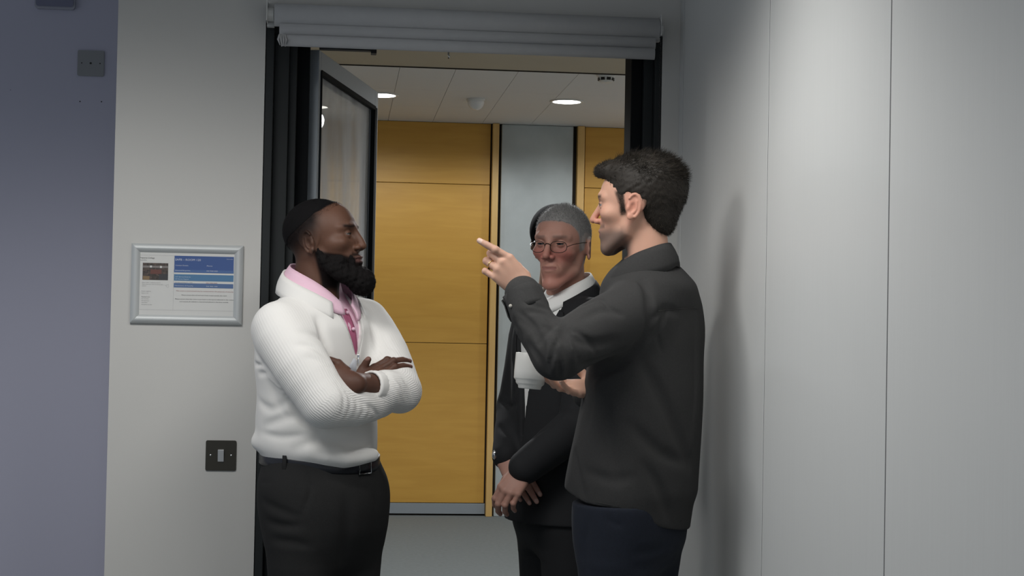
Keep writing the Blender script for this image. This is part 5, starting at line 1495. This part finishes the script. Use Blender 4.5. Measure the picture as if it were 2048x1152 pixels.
        v, f = strip_mesh(rw, .004); mesh_np('lapel', v, f, M['suit'], root)
    N0 = J(1132, 575, .07); zc = lambda py: J(1132, py, .05)[2]
    sp = [(-10, .094, zc(602), .112, zc(632)), (-40, .086, zc(588), .108, zc(622)), (-80, .080, zc(566), .100, zc(596)), (-130, .077, zc(548), .094, zc(575)), (-180, .076, zc(542), .092, zc(568)), (-230, .077, zc(548), .094, zc(575)), (-280, .080, zc(566), .100, zc(598)), (-320, .086, zc(588), .108, zc(622)), (-350, .094, zc(602), .112, zc(632))]
    collar_mesh(sp, M['shirt_c'], 'shirt_collar', .004, root, N0, f2, r2)
    sp = [(-52, .106, zc(606), .122, zc(632)), (-90, .098, zc(582), .118, zc(606)), (-135, .092, zc(562), .112, zc(590)), (-180, .090, zc(556), .110, zc(584)), (-225, .092, zc(562), .112, zc(590)), (-270, .098, zc(582), .118, zc(606)), (-308, .106, zc(606), .122, zc(632))]
    collar_mesh(sp, M['suit'], 'jacket_collar', .006, root, N0, f2, r2)
    # ---- hands folded low in front
    c0 = np.array((.40, .22, .17)); ntc = (.55, .36, .31)
    wl = eL + unit(wr_l-el_l)*.0
    v1, f1, n1 = hand(wl, J(1010, 990, -.150)-wl, (-.55, -.80, .15), 1, {k: (22, 40, 25) for k in FIN}, [(.026, .032, -.012), (.040, .060, -.018), (.040, .086, -.022), (.036, .104, -.028)], .96, arm=el_l, arm_r=(.027, .034))
    wr = er + unit(wr_r-el_r)*.01
    v2, f2_, n2 = hand(wr, J(1058, 985, -.085)-wr, (-.2, -.9, .35), -1, {'index': (8, 14, 10), 'middle': (10, 18, 12), 'ring': (12, 20, 14), 'little': (14, 24, 14)}, [(.026, .032, -.012), (.040, .060, -.018), (.040, .086, -.022), (.036, .104, -.028)], .96, arm=el_r, arm_r=(.027, .034))
    for v_, f_, n_ in ((v1, f1, n1), (v2, f2_, n2)):
        cc_ = np.tile(c0, (len(v_), 1))*(1+.08*wav(v_, 90, 4))[:, None]; parts.append((v_, f_, nail_color(v_, cc_, n_, ntc)))
    D_ = unit(wr_r-el_r); a1 = unit(np.cross(D_, (0, 1, 0))); a2 = np.cross(D_, a1); wc = er + D_*.012
    MB().tube([wc + .035*math.cos(t_)*a1 + .031*math.sin(t_)*a2 for t_ in np.linspace(0, 2*math.pi, 26, endpoint=False)], .0052, 8, closed=True).build('watch_strap', M['black'], root, smooth=True)
    wf = wc - a1*.034 if (a1[0] > 0) else wc + a1*.034
    sphere_mb(wf + [-.002, -.012, 0], .014, 18, 10, (.6, .6, 1)).build('watch_case', M['chrome'], root, smooth=True)
    # ---- hidden body, trousers, shoes
    hr = J(1096, 1000, .16); hl = J(1142, 1000, .0); kr = hr + [0, 0, -.40]; kl = hl + [0, 0, -.40]; ar = np.array([kr[0]+.02, kr[1], .09]); al = np.array([kl[0]+.02, kl[1], .09])
    fd = Field((.25, -.35, .02), (1.1, .45, 1.56), .014)
    fd.loft(secs([(p, q, a-.04, b-.04) for p, q, a, b in rows], YC), l2, f2); fd.tube([X(np.array((0, -.05, -.12))), J(1132, 610, YC)], [.045, .055], k=.02)
    fd.tube([sh_r, el_r, er], [.05, .04, .028], k=.02); fd.tube([sh_l, el_l, eL], [.05, .04, .028], k=.02)
    legs(fd, hr, hl, kr, kl, ar, al, [.065, .045, .035]); v, f = fd.mesh(1); parts.append((v, f, c0))
    V, Fq, C = merge(parts); mesh_np('body', V, Fq, M['skin'], root, col=C)
    fd = Field((.25, -.30, .02), (1.1, .45, 1.05), .007)
    fd.loft(secs([(930, 1122, .165, .125), (1000, 1120, .172, .135), (1050, 1118, .150, .125), (1090, 1118, .10, .09)], YC), l2, f2)
    for h_, k_, a_ in ((hr, kr, ar), (hl, kl, al)): fd.tube([h_, h_ + [0, 0, -.12], k_, a_-[0, 0, .045]], [.098, .094, .072, .060], k=.06, sub=4)
    v, f = fd.mesh(2); mesh_np('trousers', v, f, M['suit'], root)
    shoe('shoe', ar[:2], f2, M['black'], root); shoe('shoe', al[:2], f2, M['black'], root)
    return root
PERSON_C = person_C()

# ------------------------------------------------------------------ person almost wholly hidden behind him
def person_D():
    f2 = unit((.92, .39)); r2 = np.array([f2[1], -f2[0]]); l2 = -r2; YD = .95
    base = J(1125, 900, YD); base[2] = 0
    root = empty('person', base, 'black-haired person almost hidden behind the grey-haired man', 'person')
    HO = J(1112, 479, YD); HF = frame((.25, .97, 0), (0, 0, 1)); X = lambda v: HO + np.asarray(v) @ HF
    P = dict(neckr=.05, h=.0035); hv, hf = head_mesh(P); parts = [(X(hv), hf, (.35, .21, .15))]
    eyeballs('eyeball', P, X, root, (.03, .02, .012))
    fd = Field((-.11, -.15, -.16), (.11, .11, .15), .0035)
    fd.ell((0, -.026, .030), (.093, .104, .097)); fd.ell((0, -.058, -.040), (.060, .046, .070), k=.02)
    fd.put(lambda x, y, z: (np.interp(np.ravel(y), [-.15, -.05, -.03, .02, .06, .11], [-.105, -.09, -.06, -.055, .06, .08])[None, :, None] - z)*.8, (-.11, -.15, -.12), (.11, .11, .15), .004, 'i')
    v, f = fd.mesh(1); mesh_np('hair', X(v), f, M['beard'], root, col=np.tile(np.array((.008, .008, .009)), (len(v), 1)))
    c = J(1122, 700, YD); top = J(1120, 590, YD)
    sc = [(z_, c[0], c[1], a, b) for z_, a, b in ((1.49, .06, .055), (1.45, .12, .08), (1.38, .17, .10), (1.2, .165, .115), (1.0, .155, .11), (.84, .17, .12))]
    fd = Field((c[0]-.32, c[1]-.32, .02), (c[0]+.32, c[1]+.32, 1.56), .010); fd.loft(sc, l2, f2)
    sL, sR = [np.array([c[0]+q*l2[0]*.17, c[1]+q*l2[1]*.17, 1.36]) for q in (1, -1)]
    for s_ in (sL, sR): fd.tube([s_, s_ + [0, 0, -.28], s_ + [f2[0]*.06, f2[1]*.06, -.50]], [.06, .05, .042], k=.03, sub=2)
    v, f = fd.mesh(2); mesh_np('jumper', v, f, mat('black_jumper', (.012, .012, .013), .9), root)
    fd = Field((c[0]-.3, c[1]-.3, .02), (c[0]+.3, c[1]+.3, .95), .010)
    lg = []
    for q in (1, -1):
        h_ = np.array([c[0]+q*l2[0]*.085, c[1]+q*l2[1]*.085, .88]); lg.append(h_); fd.tube([h_, h_ + [0, 0, -.42], np.array([h_[0], h_[1], .05])], [.09, .07, .055], k=.04, sub=3)
    v, f = fd.mesh(1); mesh_np('trousers', v, f, M['suit'], root)
    fd = Field((c[0]-.3, c[1]-.3, .04), (c[0]+.3, c[1]+.3, 1.55), .014); fd.loft([(z_, x_, y_, a-.03, b-.03) for z_, x_, y_, a, b in sc], l2, f2)
    for h_ in lg: fd.tube([h_, [h_[0], h_[1], .08]], [.05, .035], k=.03)
    v, f = fd.mesh(1); parts.append((v, f, (.35, .21, .15)))
    for s_ in (sL, sR):
        w_ = s_ + [f2[0]*.06, f2[1]*.06, -.50]
        v, f, _ = hand(w_, (f2[0]*.25, f2[1]*.25, -1), np.append(l2 if s_ is sL else r2, 0), 1 if s_ is sR else -1, {k: (12, 20, 12) for k in FIN}, [(.026, .032, -.012), (.040, .060, -.018), (.040, .086, -.022), (.036, .104, -.028)], .9, arm=s_ + [0, 0, -.3], h=.003)
        parts.append((v, f, (.35, .21, .15)))
    V, Fq, C = merge(parts); mesh_np('body', V, Fq, M['skin'], root, col=C)
    for h_ in lg: shoe('shoe', h_[:2], f2, M['black'], root, .26)
    return root
PERSON_D = person_D()
